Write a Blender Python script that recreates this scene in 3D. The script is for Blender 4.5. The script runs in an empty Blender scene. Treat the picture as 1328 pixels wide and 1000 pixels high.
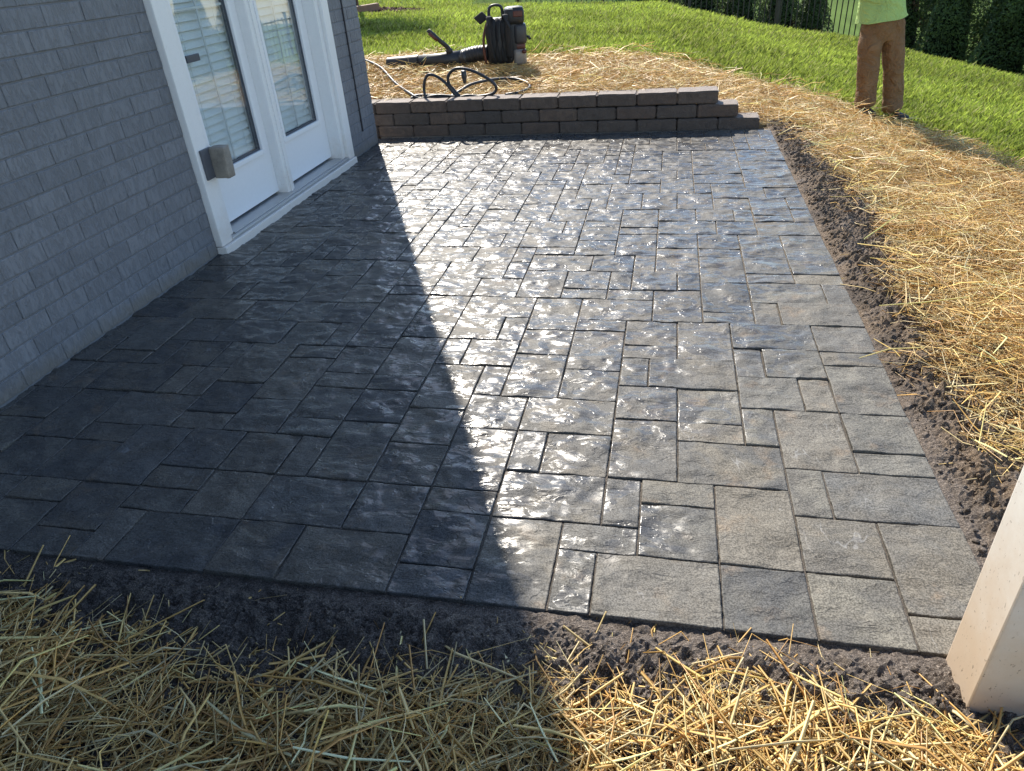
import bpy, bmesh, math, random
import numpy as np
from mathutils import Vector, Matrix, noise, Euler

sc = bpy.context.scene
COL = sc.collection
random.seed(7)
RNG = np.random.default_rng(11)
R = math.radians

# ---------------------------------------------------------------- camera
PITCH, YAW, ROLL, FPX = 0.55443, -0.23387, -0.07556, 918.46
CAM = Vector((2.4228, -1.1070, 1.3219))
fw = Vector((math.sin(YAW)*math.cos(PITCH), math.cos(YAW)*math.cos(PITCH), -math.sin(PITCH)))
r0 = Vector((math.cos(YAW), -math.sin(YAW), 0)); u0 = r0.cross(fw)
cr = r0*math.cos(ROLL)+u0*math.sin(ROLL); cu = -r0*math.sin(ROLL)+u0*math.cos(ROLL)
cam = bpy.data.cameras.new('camera'); cam_ob = bpy.data.objects.new('camera', cam); COL.objects.link(cam_ob)
cam.sensor_fit = 'HORIZONTAL'; cam.sensor_width = 36; cam.lens = 36*FPX/1328
cam.clip_start = 0.05; cam.clip_end = 500
cam_ob.matrix_world = Matrix(((cr.x, cu.x, -fw.x, CAM.x), (cr.y, cu.y, -fw.y, CAM.y), (cr.z, cu.z, -fw.z, CAM.z), (0, 0, 0, 1)))
sc.camera = cam_ob

# ---------------------------------------------------------------- world, sun, exposure
SUN_EL = R(41.0); SUN_AZ = math.atan2(-0.412, 0.911)
world = bpy.data.worlds.new("World"); sc.world = world; world.use_nodes = True
wn = world.node_tree.nodes; wl = world.node_tree.links
sky = wn.new('ShaderNodeTexSky'); sky.sky_type = 'NISHITA'; sky.sun_disc = False
sky.sun_elevation = SUN_EL; sky.sun_rotation = SUN_AZ; sky.air_density = 1.0; sky.dust_density = 0.3; sky.ozone_density = 2.0
wl.new(sky.outputs[0], wn['Background'].inputs[0]); wn['Background'].inputs[1].default_value = 0.13
sun = bpy.data.lights.new('sun', 'SUN'); sun.energy = 4.6; sun.angle = R(0.55); sun.color = (1.0, 0.93, 0.82)
sun_ob = bpy.data.objects.new('sun', sun); COL.objects.link(sun_ob)
sv = Vector((math.sin(SUN_AZ)*math.cos(SUN_EL), math.cos(SUN_AZ)*math.cos(SUN_EL), math.sin(SUN_EL)))
sun_ob.rotation_mode = 'QUATERNION'; sun_ob.rotation_quaternion = sv.to_track_quat('Z', 'Y'); sun_ob.location = sv*20
vs = sc.view_settings; vs.view_transform = 'Standard'; vs.look = 'None'; vs.gamma = 1; vs.exposure = 1.0
vs.use_curve_mapping = False
sc.cycles.use_denoising = True
sc.cycles.max_bounces = 6; sc.cycles.transparent_max_bounces = 12
sc.cycles.sample_clamp_indirect = 6

# ---------------------------------------------------------------- helpers
def tag(o, label=None, cat=None, group=None, kind=None):
    if label: o['label'] = label
    if cat: o['category'] = cat
    if group: o['group'] = group
    if kind: o['kind'] = kind
    return o
def empty(name, loc=(0, 0, 0), rz=0):
    o = bpy.data.objects.new(name, None); COL.objects.link(o); o.location = loc; o.rotation_euler = (0, 0, rz)
    o.empty_display_size = 0.1
    return o
def link(name, me, mat=None, parent=None, smooth=False):
    o = bpy.data.objects.new(name, me); COL.objects.link(o)
    if mat is not None and len(me.materials) == 0: me.materials.append(mat)
    if parent is not None: o.parent = parent
    if smooth: me.polygons.foreach_set('use_smooth', [True]*len(me.polygons))
    return o
def np_mesh(name, verts, faces, tint=None, smooth=False):
    """verts (n,3), faces (m,k) all the same k"""
    me = bpy.data.meshes.new(name)
    verts = np.ascontiguousarray(verts, dtype=np.float32); faces = np.ascontiguousarray(faces, dtype=np.int32)
    n, (m, k) = len(verts), faces.shape
    me.vertices.add(n); me.vertices.foreach_set('co', verts.ravel())
    me.loops.add(m*k); me.loops.foreach_set('vertex_index', faces.ravel())
    me.polygons.add(m); me.polygons.foreach_set('loop_start', np.arange(0, m*k, k, dtype=np.int32))
    try: me.polygons.foreach_set('loop_total', np.full(m, k, dtype=np.int32))
    except Exception: pass
    if smooth: me.polygons.foreach_set('use_smooth', np.ones(m, dtype=bool))
    if tint is not None:
        a = me.attributes.new('tint', 'FLOAT_COLOR', 'POINT')
        t = np.ones((n, 4), dtype=np.float32); t[:, :tint.shape[1]] = tint
        a.data.foreach_set('color', t.ravel())
    me.update(calc_edges=True); me.validate()
    return me
class MB:
    """collects boxes, tubes and lathes into one mesh"""
    def __init__(s): s.bm = bmesh.new()
    def box(s, x0, x1, y0, y1, z0, z1, bevel=0, mat=None):
        r = bmesh.ops.create_cube(s.bm, size=1)
        vv = r['verts']
        for v in vv:
            v.co = Vector(((x0+x1)/2+v.co.x*(x1-x0), (y0+y1)/2+v.co.y*(y1-y0), (z0+z1)/2+v.co.z*(z1-z0)))
        if bevel:
            ed = list({e for v in vv for e in v.link_edges})
            r2 = bmesh.ops.bevel(s.bm, geom=ed, offset=bevel, segments=2, affect='EDGES', profile=0.6)
            vv = r2['verts']
        if mat is not None: bmesh.ops.transform(s.bm, matrix=mat, verts=list(set(vv)))
        return s
    def tube(s, pts, rad, n=10, cap=True, flat=1.0):
        pts = [Vector(p) for p in pts]; rads = rad if isinstance(rad, (list, tuple)) else [rad]*len(pts)
        rings = []; up = Vector((0, 0, 1))
        for i, p in enumerate(pts):
            d = (pts[min(i+1, len(pts)-1)]-pts[max(i-1, 0)]).normalized()
            a = d.cross(up)
            if a.length < 1e-3: a = d.cross(Vector((1, 0, 0)))
            a.normalize(); b = a.cross(d).normalized()
            rings.append([s.bm.verts.new(p+a*math.cos(t)*rads[i]+b*math.sin(t)*rads[i]*flat) for t in [2*math.pi*k/n for k in range(n)]])
        for i in range(len(rings)-1):
            for k in range(n):
                s.bm.faces.new((rings[i][k], rings[i][(k+1) % n], rings[i+1][(k+1) % n], rings[i+1][k]))
        if cap:
            s.bm.faces.new(rings[0][::-1]); s.bm.faces.new(rings[-1])
        return s
    def blob(s, c, r, sub=2, jit=0.0, seed=0):
        q = bmesh.ops.create_icosphere(s.bm, subdivisions=sub, radius=1)
        for v in q['verts']:
            k = 1+jit*noise.noise(v.co*2.1+Vector((seed*3.7, seed, 0)))
            v.co = Vector((c[0]+v.co.x*r[0]*k, c[1]+v.co.y*r[1]*k, c[2]+v.co.z*r[2]*k))
        return s
    def build(s, name, mat, parent=None, smooth=False):
        me = bpy.data.meshes.new(name)
        bmesh.ops.recalc_face_normals(s.bm, faces=s.bm.faces[:])
        s.bm.to_mesh(me); s.bm.free()
        return link(name, me, mat, parent, smooth)
def spline(pts, n):
    """Catmull-Rom through pts"""
    P = [Vector(p) for p in pts]; out = []
    Q = [P[0]*2-P[1]]+P+[P[-1]*2-P[-2]]
    for i in range(len(P)-1):
        a, b, c, d = Q[i:i+4]
        for k in range(n):
            t = k/n
            out.append(0.5*((2*b)+(c-a)*t+(2*a-5*b+4*c-d)*t*t+(3*b-a-3*c+d)*t**3))
    out.append(P[-1]); return out

# ---------------------------------------------------------------- materials
class NT:
    def __init__(s, name):
        s.m = bpy.data.materials.new(name); s.m.use_nodes = True
        s.t = s.m.node_tree; s.n = s.t.nodes; s.l = s.t.links
        s.b = s.n['Principled BSDF']; s.out = s.n['Material Output']
    def new(s, typ, **kw):
        n = s.n.new(typ)
        for k, v in kw.items(): setattr(n, k, v)
        return n
    def set(s, sock, v):
        if hasattr(v, 'is_linked') or isinstance(v, bpy.types.NodeSocket): s.l.new(v, sock)
        elif isinstance(v, (tuple, list)) and len(v) == 3 and sock.type == 'RGBA': sock.default_value = (*v, 1)
        else: sock.default_value = v
    def noise(s, scale, detail=4, rough=0.55, vec=None, dist=0.0):
        n = s.new('ShaderNodeTexNoise'); n.inputs['Scale'].default_value = scale; n.inputs['Detail'].default_value = detail
        n.inputs['Roughness'].default_value = rough; n.inputs['Distortion'].default_value = dist
        if vec is not None: s.l.new(vec, n.inputs['Vector'])
        return n.outputs['Fac']
    def ramp(s, fac, stops, interp='LINEAR'):
        n = s.new('ShaderNodeValToRGB'); n.color_ramp.interpolation = interp; e = n.color_ramp.elements
        while len(e) < len(stops): e.new(0.5)
        for i, (p, c) in enumerate(stops):
            e[i].position = p; e[i].color = (*c, 1) if isinstance(c, (tuple, list)) else (c, c, c, 1)
        s.l.new(fac, n.inputs[0]); return n.outputs[0]
    def math(s, op, a, b=0.0, clamp=False):
        n = s.new('ShaderNodeMath', operation=op); n.use_clamp = clamp
        s.set(n.inputs[0], a); s.set(n.inputs[1], b); return n.outputs[0]
    def mr(s, v, a, b, c=0.0, d=1.0):
        n = s.new('ShaderNodeMapRange'); n.interpolation_type = 'SMOOTHSTEP'
        s.set(n.inputs[0], v); n.inputs[1].default_value = a; n.inputs[2].default_value = b; n.inputs[3].default_value = c; n.inputs[4].default_value = d
        return n.outputs[0]
    def mix(s, fac, a, b, mode='MIX'):
        n = s.new('ShaderNodeMix', data_type='RGBA', blend_type=mode)
        s.set(n.inputs[0], fac); s.set(n.inputs[6], a); s.set(n.inputs[7], b); return n.outputs[2]
    def vmap(s, vec, scale=(1, 1, 1), loc=None):
        n = s.new('ShaderNodeMapping'); n.inputs['Scale'].default_value = scale; s.l.new(vec, n.inputs['Vector'])
        if loc is not None: s.set(n.inputs['Location'], loc)
        return n.outputs[0]
    def bump(s, h, strength=0.5, dist=0.01, normal=None):
        n = s.new('ShaderNodeBump'); n.inputs['Strength'].default_value = strength; n.inputs['Distance'].default_value = dist
        s.l.new(h, n.inputs['Height'])
        if normal is not None: s.l.new(normal, n.inputs['Normal'])
        return n.outputs[0]
    @property
    def obj(s): return s.new('ShaderNodeTexCoord').outputs['Object']
    @property
    def pos(s): return s.new('ShaderNodeNewGeometry').outputs['Position']
    @property
    def rnd(s): return s.new('ShaderNodeObjectInfo').outputs['Random']
    def xyz(s, v):
        n = s.new('ShaderNodeSeparateXYZ'); s.l.new(v, n.inputs[0]); return n.outputs
    def fin(s, color=None, rough=None, normal=None, **kw):
        if color is not None: s.set(s.b.inputs['Base Color'], color)
        if rough is not None: s.set(s.b.inputs['Roughness'], rough)
        if normal is not None: s.l.new(normal, s.b.inputs['Normal'])
        for k, v in kw.items(): s.set(s.b.inputs[k.replace('_', ' ')], v)
        return s.m

def plain(name, col, rough=0.6, var=0.12, scale=30, bump=0.0, metal=0.0, bdist=0.002, spec=0.5):
    t = NT(name); f = t.noise(scale, 5, 0.6, t.obj)
    c = t.mix(f, tuple(x*(1-var*2) for x in col), tuple(min(1, x*(1+var*2)) for x in col))
    nrm = t.bump(t.noise(scale*4, 4, 0.6, t.obj), bump, bdist) if bump else None
    r = t.mr(f, 0.3, 0.7, max(0.02, rough-0.08), min(1, rough+0.08))
    return t.fin(c, r, nrm, Metallic=metal, Specular_IOR_Level=spec)

def make_paver_mat():
    t = NT('paver_stone')
    rnd = t.rnd; pos = t.pos
    off = t.new('ShaderNodeCombineXYZ'); t.set(off.inputs[0], t.math('MULTIPLY', rnd, 37.0)); t.set(off.inputs[1], t.math('MULTIPLY', rnd, 91.0)); t.set(off.inputs[2], t.math('MULTIPLY', rnd, 53.0))
    v = t.new('ShaderNodeVectorMath', operation='ADD'); t.l.new(t.obj, v.inputs[0]); t.l.new(off.outputs[0], v.inputs[1]); vec = v.outputs[0]
    # per-stone colour: slate greys, some greener, some browner
    base = t.ramp(rnd, [(0.0, (0.100, 0.100, 0.097)), (0.22, (0.165, 0.158, 0.138)), (0.45, (0.118, 0.119, 0.118)), (0.62, (0.175, 0.162, 0.138)), (0.8, (0.078, 0.080, 0.083)), (1.0, (0.150, 0.144, 0.128))])
    m1 = t.noise(6, 5, 0.65, vec, 0.6)
    base = t.mix(t.mr(m1, 0.42, 0.62, 0, 0.8), base, t.mix(rnd, (0.070, 0.073, 0.078), (0.175, 0.158, 0.128)))
    m2 = t.noise(9, 4, 0.6, t.vmap(vec, loc=(4, 9, 2)))
    base = t.mix(t.mr(m2, 0.57, 0.72, 0, 0.42), base, (0.21, 0.155, 0.105))      # rusty brown blush
    speck = t.noise(260, 2, 0.6, vec)
    base = t.mix(t.mr(speck, 0.38, 0.62, 0.0, 1.0), t.mix(1.0, base, (0.62, 0.62, 0.62), 'MULTIPLY'), t.mix(1.0, base, (1.38, 1.38, 1.38), 'MULTIPLY'))
    base = t.mix(1.0, base, (1.02, 0.99, 0.94), 'MULTIPLY')
    # pale lime veins
    n3 = t.noise(1.0, 2, 0.55, t.vmap(vec, (11, 4.2, 6), (1, 3, 8)), 0.5)
    line = t.math('SUBTRACT', 1.0, t.mr(t.math('ABSOLUTE', t.math('SUBTRACT', n3, 0.5)), 0.0, 0.010))
    gate = t.mr(t.noise(7, 2, 0.5, t.vmap(vec, loc=(7, 1, 5))), 0.61, 0.66)
    vein = t.math('MULTIPLY', line, gate)
    base = t.mix(t.math('MULTIPLY', vein, 0.22), base, (0.52, 0.52, 0.52))
    # water film: the freshly rinsed stones towards the door are wet, the outer corner has dried
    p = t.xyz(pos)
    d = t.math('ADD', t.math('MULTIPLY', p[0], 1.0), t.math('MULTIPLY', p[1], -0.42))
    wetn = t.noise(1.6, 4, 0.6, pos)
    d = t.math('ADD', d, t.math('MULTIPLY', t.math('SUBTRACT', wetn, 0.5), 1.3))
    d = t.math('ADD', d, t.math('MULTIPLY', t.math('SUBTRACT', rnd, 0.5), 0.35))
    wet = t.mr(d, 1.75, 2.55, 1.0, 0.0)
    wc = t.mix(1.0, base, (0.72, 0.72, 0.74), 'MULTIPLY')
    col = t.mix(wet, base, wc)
    # glossy blotches of standing film, dull between them
    rn = t.noise(9, 5, 0.6, t.vmap(vec, (1, 1.6, 1)), 1.2)
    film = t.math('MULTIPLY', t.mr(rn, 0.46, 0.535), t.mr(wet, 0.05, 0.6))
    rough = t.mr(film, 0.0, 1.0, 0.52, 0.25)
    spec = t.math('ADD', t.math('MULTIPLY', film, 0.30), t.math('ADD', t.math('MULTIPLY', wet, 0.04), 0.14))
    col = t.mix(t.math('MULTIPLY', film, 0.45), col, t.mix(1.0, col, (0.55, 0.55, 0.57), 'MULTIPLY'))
    b1 = t.noise(11, 9, 0.66, t.vmap(vec, (1, 1.9, 1)), 0.25)
    b1s = t.noise(11, 2, 0.5, t.vmap(vec, (1, 1.9, 1)), 0.25)
    hb = t.new('ShaderNodeMix', data_type='FLOAT'); t.l.new(film, hb.inputs[0]); t.l.new(b1, hb.inputs[2]); t.l.new(b1s, hb.inputs[3])
    b2 = t.ramp(t.noise(7, 4, 0.55, t.vmap(vec, (1, 2.0, 1), (3, 7, 1)), 0.4), [(0.0, 0.0), (0.42, 0.25), (0.445, 0.5), (0.56, 0.62), (0.575, 0.85), (1.0, 1.0)])
    nrm = t.bump(hb.outputs[0], 0.6, 0.011); nrm = t.bump(b2, 0.6, 0.007, nrm)
    return t.fin(col, rough, nrm, Specular_IOR_Level=spec)
M = {}
M['paver'] = make_paver_mat()

def make_bed():
    t = NT('joint_sand'); p = t.pos
    g = t.mr(t.noise(420, 3, 0.7, p), 0.36, 0.64); c = t.mix(g, (0.16, 0.125, 0.09), (0.42, 0.34, 0.25))
    y = t.xyz(p)[1]
    c = t.mix(t.mr(y, 0.9, 2.8, 0.95, 0.0), c, t.mix(g, (0.05, 0.045, 0.04), (0.24, 0.20, 0.165)))   # near joints darker, the narrow joint shadow painted into the sand colour
    return t.fin(c, 0.85, t.bump(g, 0.9, 0.003))
M['bed'] = make_bed()

def make_soil():
    t = NT('soil'); p = t.pos
    g = t.mr(t.noise(210, 4, 0.75, p), 0.36, 0.66); n = t.noise(7, 5, 0.65, p); f = t.noise(420, 2, 0.6, p)
    c = t.mix(g, (0.095, 0.078, 0.066), (0.34, 0.28, 0.235))
    x, y, z = t.xyz(p)
    far = t.math('MAXIMUM', t.mr(y, 0.3, 1.6), t.mr(x, 3.22, 3.30))
    c = t.mix(t.math('MULTIPLY', t.mr(n, 0.30, 0.52), far), c, t.mix(g, (0.12, 0.082, 0.052), (0.36, 0.26, 0.17)))
    c = t.mix(t.mr(t.noise(3.6, 5, 0.7, p), 0.50, 0.62, 0.0, 0.75), c, t.mix(g, (0.045, 0.034, 0.026), (0.16, 0.12, 0.09)))      # damp dark patches
    c = t.mix(t.mr(f, 0.58, 0.66, 0, 0.8), c, (0.40, 0.35, 0.30))
    c = t.mix(t.math('MULTIPLY', t.mr(x, 1.4, 2.4, 0.6, 0.0), t.mr(y, 0.0, 0.4, 1.0, 0.0)), c, t.mix(g, (0.018, 0.017, 0.018), (0.10, 0.088, 0.082)))   # darker along the near edge, more so towards the house
    return t.fin(c, 0.8, t.bump(g, 0.9, 0.005), Specular_IOR_Level=0.3)
M['soil'] = make_soil()

def make_tint(name, rough=0.6, trans=0.0, var=0.25, scale=60, spec=0.4, bump=0.0):
    t = NT(name); a = t.new('ShaderNodeAttribute', attribute_name='tint')
    n = t.noise(scale, 3, 0.6, t.pos)
    c = t.mix(n, t.mix(1.0, a.outputs['Color'], (1-var,)*3, 'MULTIPLY'), t.mix(1.0, a.outputs['Color'], (1+var,)*3, 'MULTIPLY'))
    nrm = t.bump(t.noise(scale*5, 3, 0.6, t.pos), bump, 0.002) if bump else None
    t.fin(c, rough, nrm, Specular_IOR_Level=spec)
    if trans:
        tr = t.new('ShaderNodeBsdfTranslucent'); t.l.new(c, tr.inputs[0])
        mx = t.new('ShaderNodeMixShader'); mx.inputs[0].default_value = trans
        t.l.new(t.b.outputs[0], mx.inputs[1]); t.l.new(tr.outputs[0], mx.inputs[2]); t.l.new(mx.outputs[0], t.out.inputs[0])
    return t.m
M['ground'] = make_tint('ground_earth', 0.95, 0, 0.35, 25, 0.03, 0.8)
M['straw'] = make_tint('straw', 0.42, 0.22, 0.18, 90, 0.5)
M['grass'] = make_tint('grass_blade', 0.45, 0.42, 0.15, 4, 0.35)
M['leaf'] = make_tint('evergreen_leaf', 0.55, 0.25, 0.2, 9, 0.3)
M['leafdark'] = plain('painted_shade_core', (0.012, 0.018, 0.008), 0.9, 0.3, 14, 0.8, 0, 0.03, 0.1)
M['mulch'] = make_tint('bark_mulch', 0.85, 0, 0.3, 60, 0.2, 0.5)

def make_brick():
    t = NT('painted_brick'); rnd = t.rnd; p = t.pos
    gouge = t.noise(1.0, 4, 0.65, t.vmap(p, (60, 60, 16)), 0.4)
    fine = t.noise(170, 3, 0.6, p)
    c = t.mix(rnd, (0.172, 0.180, 0.199), (0.208, 0.216, 0.236))
    c = t.mix(t.mr(gouge, 0.50, 0.60, 0.0, 0.40), c, (0.105, 0.110, 0.122))  # gouges darkened in the colour, standing in for weak groove shading
    z = t.xyz(p)[2]; dn = t.noise(9, 5, 0.65, p)
    dirt = t.mr(t.math('ADD', z, t.math('MULTIPLY', dn, -0.16)), -0.075, 0.02, 1.0, 0.0)
    c = t.mix(t.math('MULTIPLY', dirt, 0.6), c, (0.19, 0.165, 0.13))          # splashed earth on the lowest course
    nrm = t.bump(t.mr(gouge, 0.42, 0.60, 1.0, 0.0), 0.6, 0.006); nrm = t.bump(fine, 0.5, 0.002, nrm)
    return t.fin(c, 0.62, nrm, Specular_IOR_Level=0.35)
M['brick'] = make_brick()
M['mortar'] = plain('painted_mortar', (0.165, 0.173, 0.190), 0.75, 0.08, 50, 0.5)
def make_white(name, col, dirt=True, top=0.5, amt=0.6):
    t = NT(name); p = t.pos; n = t.noise(40, 5, 0.65, p); z = t.xyz(p)[2]
    c = t.mix(t.mr(n, 0.3, 0.8, 0, 0.25), col, tuple(x*0.86 for x in col))
    if dirt:
        n2 = t.noise(14, 6, 0.7, p); sp = t.noise(150, 3, 0.7, t.vmap(p, (1, 1, 0.55)))
        d = t.math('MULTIPLY', t.mr(t.math('ADD', z, t.math('MULTIPLY', n2, -0.35)), -0.15, top, 1.0, 0.0), amt)
        c = t.mix(d, c, (0.58, 0.42, 0.27))
        c = t.mix(t.math('MULTIPLY', t.mr(sp, 0.63, 0.68), t.mr(z, 0.0, top*2.2, 0.7, 0.15)), c, (0.16, 0.10, 0.06))
    return t.fin(c, 0.42, t.bump(n, 0.12, 0.002), Specular_IOR_Level=0.4)
M['white'] = make_white('white_painted_wood', (0.80, 0.80, 0.79), True, 0.10, 0.30)
M['post'] = make_white('dirty_white_post', (0.86, 0.85, 0.82), True, 0.42, 0.8)
M['leafwhite'] = make_white('white_door_leaf', (0.82, 0.83, 0.84), False)
M['caulk'] = plain('dark_caulk', (0.03, 0.03, 0.035), 0.7)
M['gasket'] = plain('dark_gasket', (0.05, 0.058, 0.075), 0.5)
M['alu'] = plain('weathered_aluminium', (0.50, 0.50, 0.50), 0.42, 0.1, 30, 0.1, 0.75)
M['blind'] = plain('blind_slat', (0.90, 0.91, 0.91), 0.5, 0.03)
M['dark'] = plain('dark_backing', (0.02, 0.02, 0.022), 0.9)
M['weathered'] = plain('weathered_brown_plastic', (0.25, 0.225, 0.19), 0.7, 0.35, 28, 0.6, 0, 0.004)
M['slate_plate'] = plain('grey_plate', (0.09, 0.095, 0.11), 0.55, 0.2, 40, 0.2)
M['roof'] = plain('roof_shingle', (0.07, 0.065, 0.06), 0.9, 0.2, 8, 0.5)
M['block'] = None
def make_block():
    t = NT('retaining_block'); rnd = t.rnd; p = t.pos
    n = t.noise(22, 6, 0.7, p); g = t.noise(190, 3, 0.7, p)
    c = t.ramp(rnd, [(0, (0.145, 0.092, 0.064)), (0.3, (0.10, 0.079, 0.064)), (0.55, (0.175, 0.115, 0.08)), (0.8, (0.085, 0.069, 0.058)), (1, (0.135, 0.098, 0.075))])
    c = t.mix(t.mr(n, 0.40, 0.62, 0, 0.7), c, (0.085, 0.062, 0.05)); c = t.mix(t.mr(g, 0.55, 0.68, 0, 0.5), c, (0.26, 0.21, 0.19))
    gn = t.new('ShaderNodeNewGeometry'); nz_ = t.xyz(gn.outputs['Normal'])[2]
    c = t.mix(t.math('MULTIPLY', t.mr(nz_, 0.5, 0.9), 0.6), c, t.mix(n, (0.17, 0.135, 0.115), (0.32, 0.27, 0.235)))     # tops paler: sunlit tone put into the colour along with pale dust
    nrm = t.bump(n, 0.9, 0.014); nrm = t.bump(g, 0.8, 0.003, nrm)
    return t.fin(c, 0.75, nrm)
M['block'] = make_block()
def make_glass():
    t = NT('door_glass'); fr = t.new('ShaderNodeLayerWeight'); fr.inputs[0].default_value = 0.5
    gl = t.new('ShaderNodeBsdfGlossy'); gl.inputs['Roughness'].default_value = 0.012
    n = t.bump(t.noise(2.5, 2, 0.5, t.pos), 0.06, 0.01); t.l.new(n, gl.inputs['Normal'])
    tr = t.new('ShaderNodeBsdfTransparent'); tr.inputs[0].default_value = (0.95, 0.98, 0.98, 1)
    mx = t.new('ShaderNodeMixShader'); t.l.new(t.math('ADD', t.math('MULTIPLY', t.math('POWER', fr.outputs['Facing'], 4.0), 0.92), 0.09, True), mx.inputs[0]); t.l.new(tr.outputs[0], mx.inputs[1]); t.l.new(gl.outputs[0], mx.inputs[2])
    t.l.new(mx.outputs[0], t.out.inputs[0]); return t.m
M['glass'] = make_glass()
M['black_plastic'] = plain('black_plastic', (0.018, 0.019, 0.022), 0.5, 0.25, 25, 0.1)
M['black_fabric'] = plain('black_webbing', (0.02, 0.02, 0.022), 0.85, 0.3, 80, 0.6)
M['orange'] = plain('orange_plastic', (0.10, 0.028, 0.018), 0.45)
M['grey_plastic'] = plain('grey_plastic', (0.045, 0.045, 0.048), 0.45)
M['tank'] = plain('milky_fuel_tank', (0.27, 0.23, 0.195), 0.35, 0.06)
M['silver'] = plain('silver_sticker', (0.55, 0.56, 0.58), 0.3, 0.1, 20, 0, 0.6)
M['hose'] = plain('black_rubber_hose', (0.022, 0.024, 0.03), 0.45, 0.2, 30)
M['fence'] = plain('black_fence_metal', (0.012, 0.012, 0.013), 0.4)
M['bark'] = plain('tree_bark', (0.11, 0.08, 0.06), 0.9, 0.3, 20, 0.8)
M['timber'] = plain('weathered_timber', (0.26, 0.16, 0.11), 0.8, 0.25, 14, 0.6)
def make_cloth(name, col, scale=500, var=0.2, wr=5):
    t = NT(name); n = t.noise(wr, 5, 0.6, t.obj, 0.6); f = t.noise(scale, 2, 0.6, t.obj)
    c = t.mix(n, tuple(x*(1-var) for x in col), tuple(x*(1+var) for x in col)); c = t.mix(t.mr(f, 0.3, 0.7, 0, 0.25), c, tuple(x*0.6 for x in col))
    nr = t.bump(n, 0.9, 0.09); nr = t.bump(f, 0.2, 0.001, nr)
    return t.fin(c, 0.85, nr, Specular_IOR_Level=0.2)
M['pants'] = make_cloth('brown_work_trousers', (0.25, 0.148, 0.08), 500, 0.35, 9)
M['shirt'] = make_cloth('lime_shirt', (0.42, 0.58, 0.20))
M['skin'] = plain('skin', (0.42, 0.25, 0.17), 0.5, 0.08)
M['hair'] = plain('dark_hair', (0.02, 0.015, 0.012), 0.6)
M['boot'] = plain('dark_boot', (0.035, 0.028, 0.024), 0.65, 0.3, 20, 0.4)

# ---------------------------------------------------------------- terrain
KX = [-60, -5, 0, 2.2, 3.0, 3.3, 4.5, 5.5, 7, 10, 20, 60]; KZ = [2.0, .55, .36, .27, .06, -.015, -.28, -.42, -.60, -.95, -1.7, -3.5]
def sstep(a, b, x):
    t = np.clip((x-a)/(b-a), 0, 1); return t*t*(3-2*t)
def T(X, Y):
    X = np.asarray(X, float); Y = np.asarray(Y, float)
    far = np.interp(X, KX, KZ); near = np.where(X < 3.27, -.022, np.minimum(far, -.022))
    low = np.minimum(far, .235); far = low+(far-low)*sstep(5.05, 6.3, Y)
    z = near+(far-near)*sstep(4.94, 5.05, Y)
    d = np.maximum(Y-13.4, (X-5.3)*.925+(Y-13.4)*.38)
    return z-.75*sstep(0, 2.2, d)*(X > -1.5)-.25*np.clip(d-2.2, 0, 20)*(X > -1.5)*.3
def Tf(x, y): return float(T(x, y))
def vnoise(X, Y, s, seed=0):
    """cheap smooth value noise for arrays"""
    x = np.asarray(X)*s+seed*17.3; y = np.asarray(Y)*s+seed*9.1
    xi = np.floor(x).astype(int); yi = np.floor(y).astype(int); fx = x-xi; fy = y-yi
    fx = fx*fx*(3-2*fx); fy = fy*fy*(3-2*fy)
    def h(a, b):
        n = (a*374761393+b*668265263+seed*974711) & 0xffffffff
        n = ((n ^ (n >> 13))*1274126177) & 0xffffffff
        return ((n ^ (n >> 16)) & 0xffff)/65535.0
    return (h(xi, yi)*(1-fx)+h(xi+1, yi)*fx)*(1-fy)+(h(xi, yi+1)*(1-fx)+h(xi+1, yi+1)*fx)*fy
GX = [-6, -.75, -.13, .74, 1.25, 1.88, 2.66, 3.2, 3.5, 60]; GY = [6.6, 6.67, 6.95, 6.57, 6.8, 6.86, 7.02, 6.95, 6.75, 6.75]
HY = [-20, 0, 4.1, 5.5, 6.07, 6.35, 6.75]; HX = [5.1, 5.0, 4.85, 4.84, 4.56, 4.15, 3.6]
def lawn_d(X, Y):
    """>0 on the lawn, metres past the straw edge"""
    n = (vnoise(X, Y, 3.0, 3)-.5)*.35+(vnoise(X, Y, 9, 4)-.5)*.16
    return np.maximum(Y-np.interp(X, GX, GY), X-np.interp(Y, HY, HX))+n
SY = [-1, 0, .6, .87, 1.23, 1.89, 2.84, 3.86, 4.6, 5.0]; SX = [3.30, 3.30, 3.46, 3.34, 3.30, 3.37, 3.48, 3.46, 3.33, 3.22]
FX = [-1, .6, .81, 1.4, 1.79, 2.21, 2.61, 2.98, 3.2, 3.5, 4.5]; FY = [-.10, -.11, -.125, -.18, -.185, -.145, -.09, -.115, -.16, -.10, 0.3]

def axis(parts):
    out = []
    for a, b, st in parts:
        n = max(1, int(round((b-a)/st))); out += list(np.linspace(a, b, n, endpoint=False))
    out.append(parts[-1][1]); return np.array(out)
def grid_mesh(name, xs, ys, zf, tintf=None):
    X, Y = np.meshgrid(xs, ys); Z = zf(X, Y); nx, ny = len(xs), len(ys)
    V = np.stack([X.ravel(), Y.ravel(), Z.ravel()], 1)
    i = np.arange((nx-1)*(ny-1)); a = (i//(nx-1))*nx+i % (nx-1)
    F = np.stack([a, a+1, a+nx+1, a+nx], 1)
    return np_mesh(name, V, F, tintf(X.ravel(), Y.ravel()) if tintf else None, True)
def ground_z(X, Y):
    z = T(X, Y)-0.012+(vnoise(X, Y, 6, 1)-.5)*.03*(lawn_d(X, Y) > -.2)
    inn = (X > -.3) & (X < 3.45) & (Y > -.8) & (Y < 5.0)
    return np.where(inn, z-.05, z)
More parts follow.
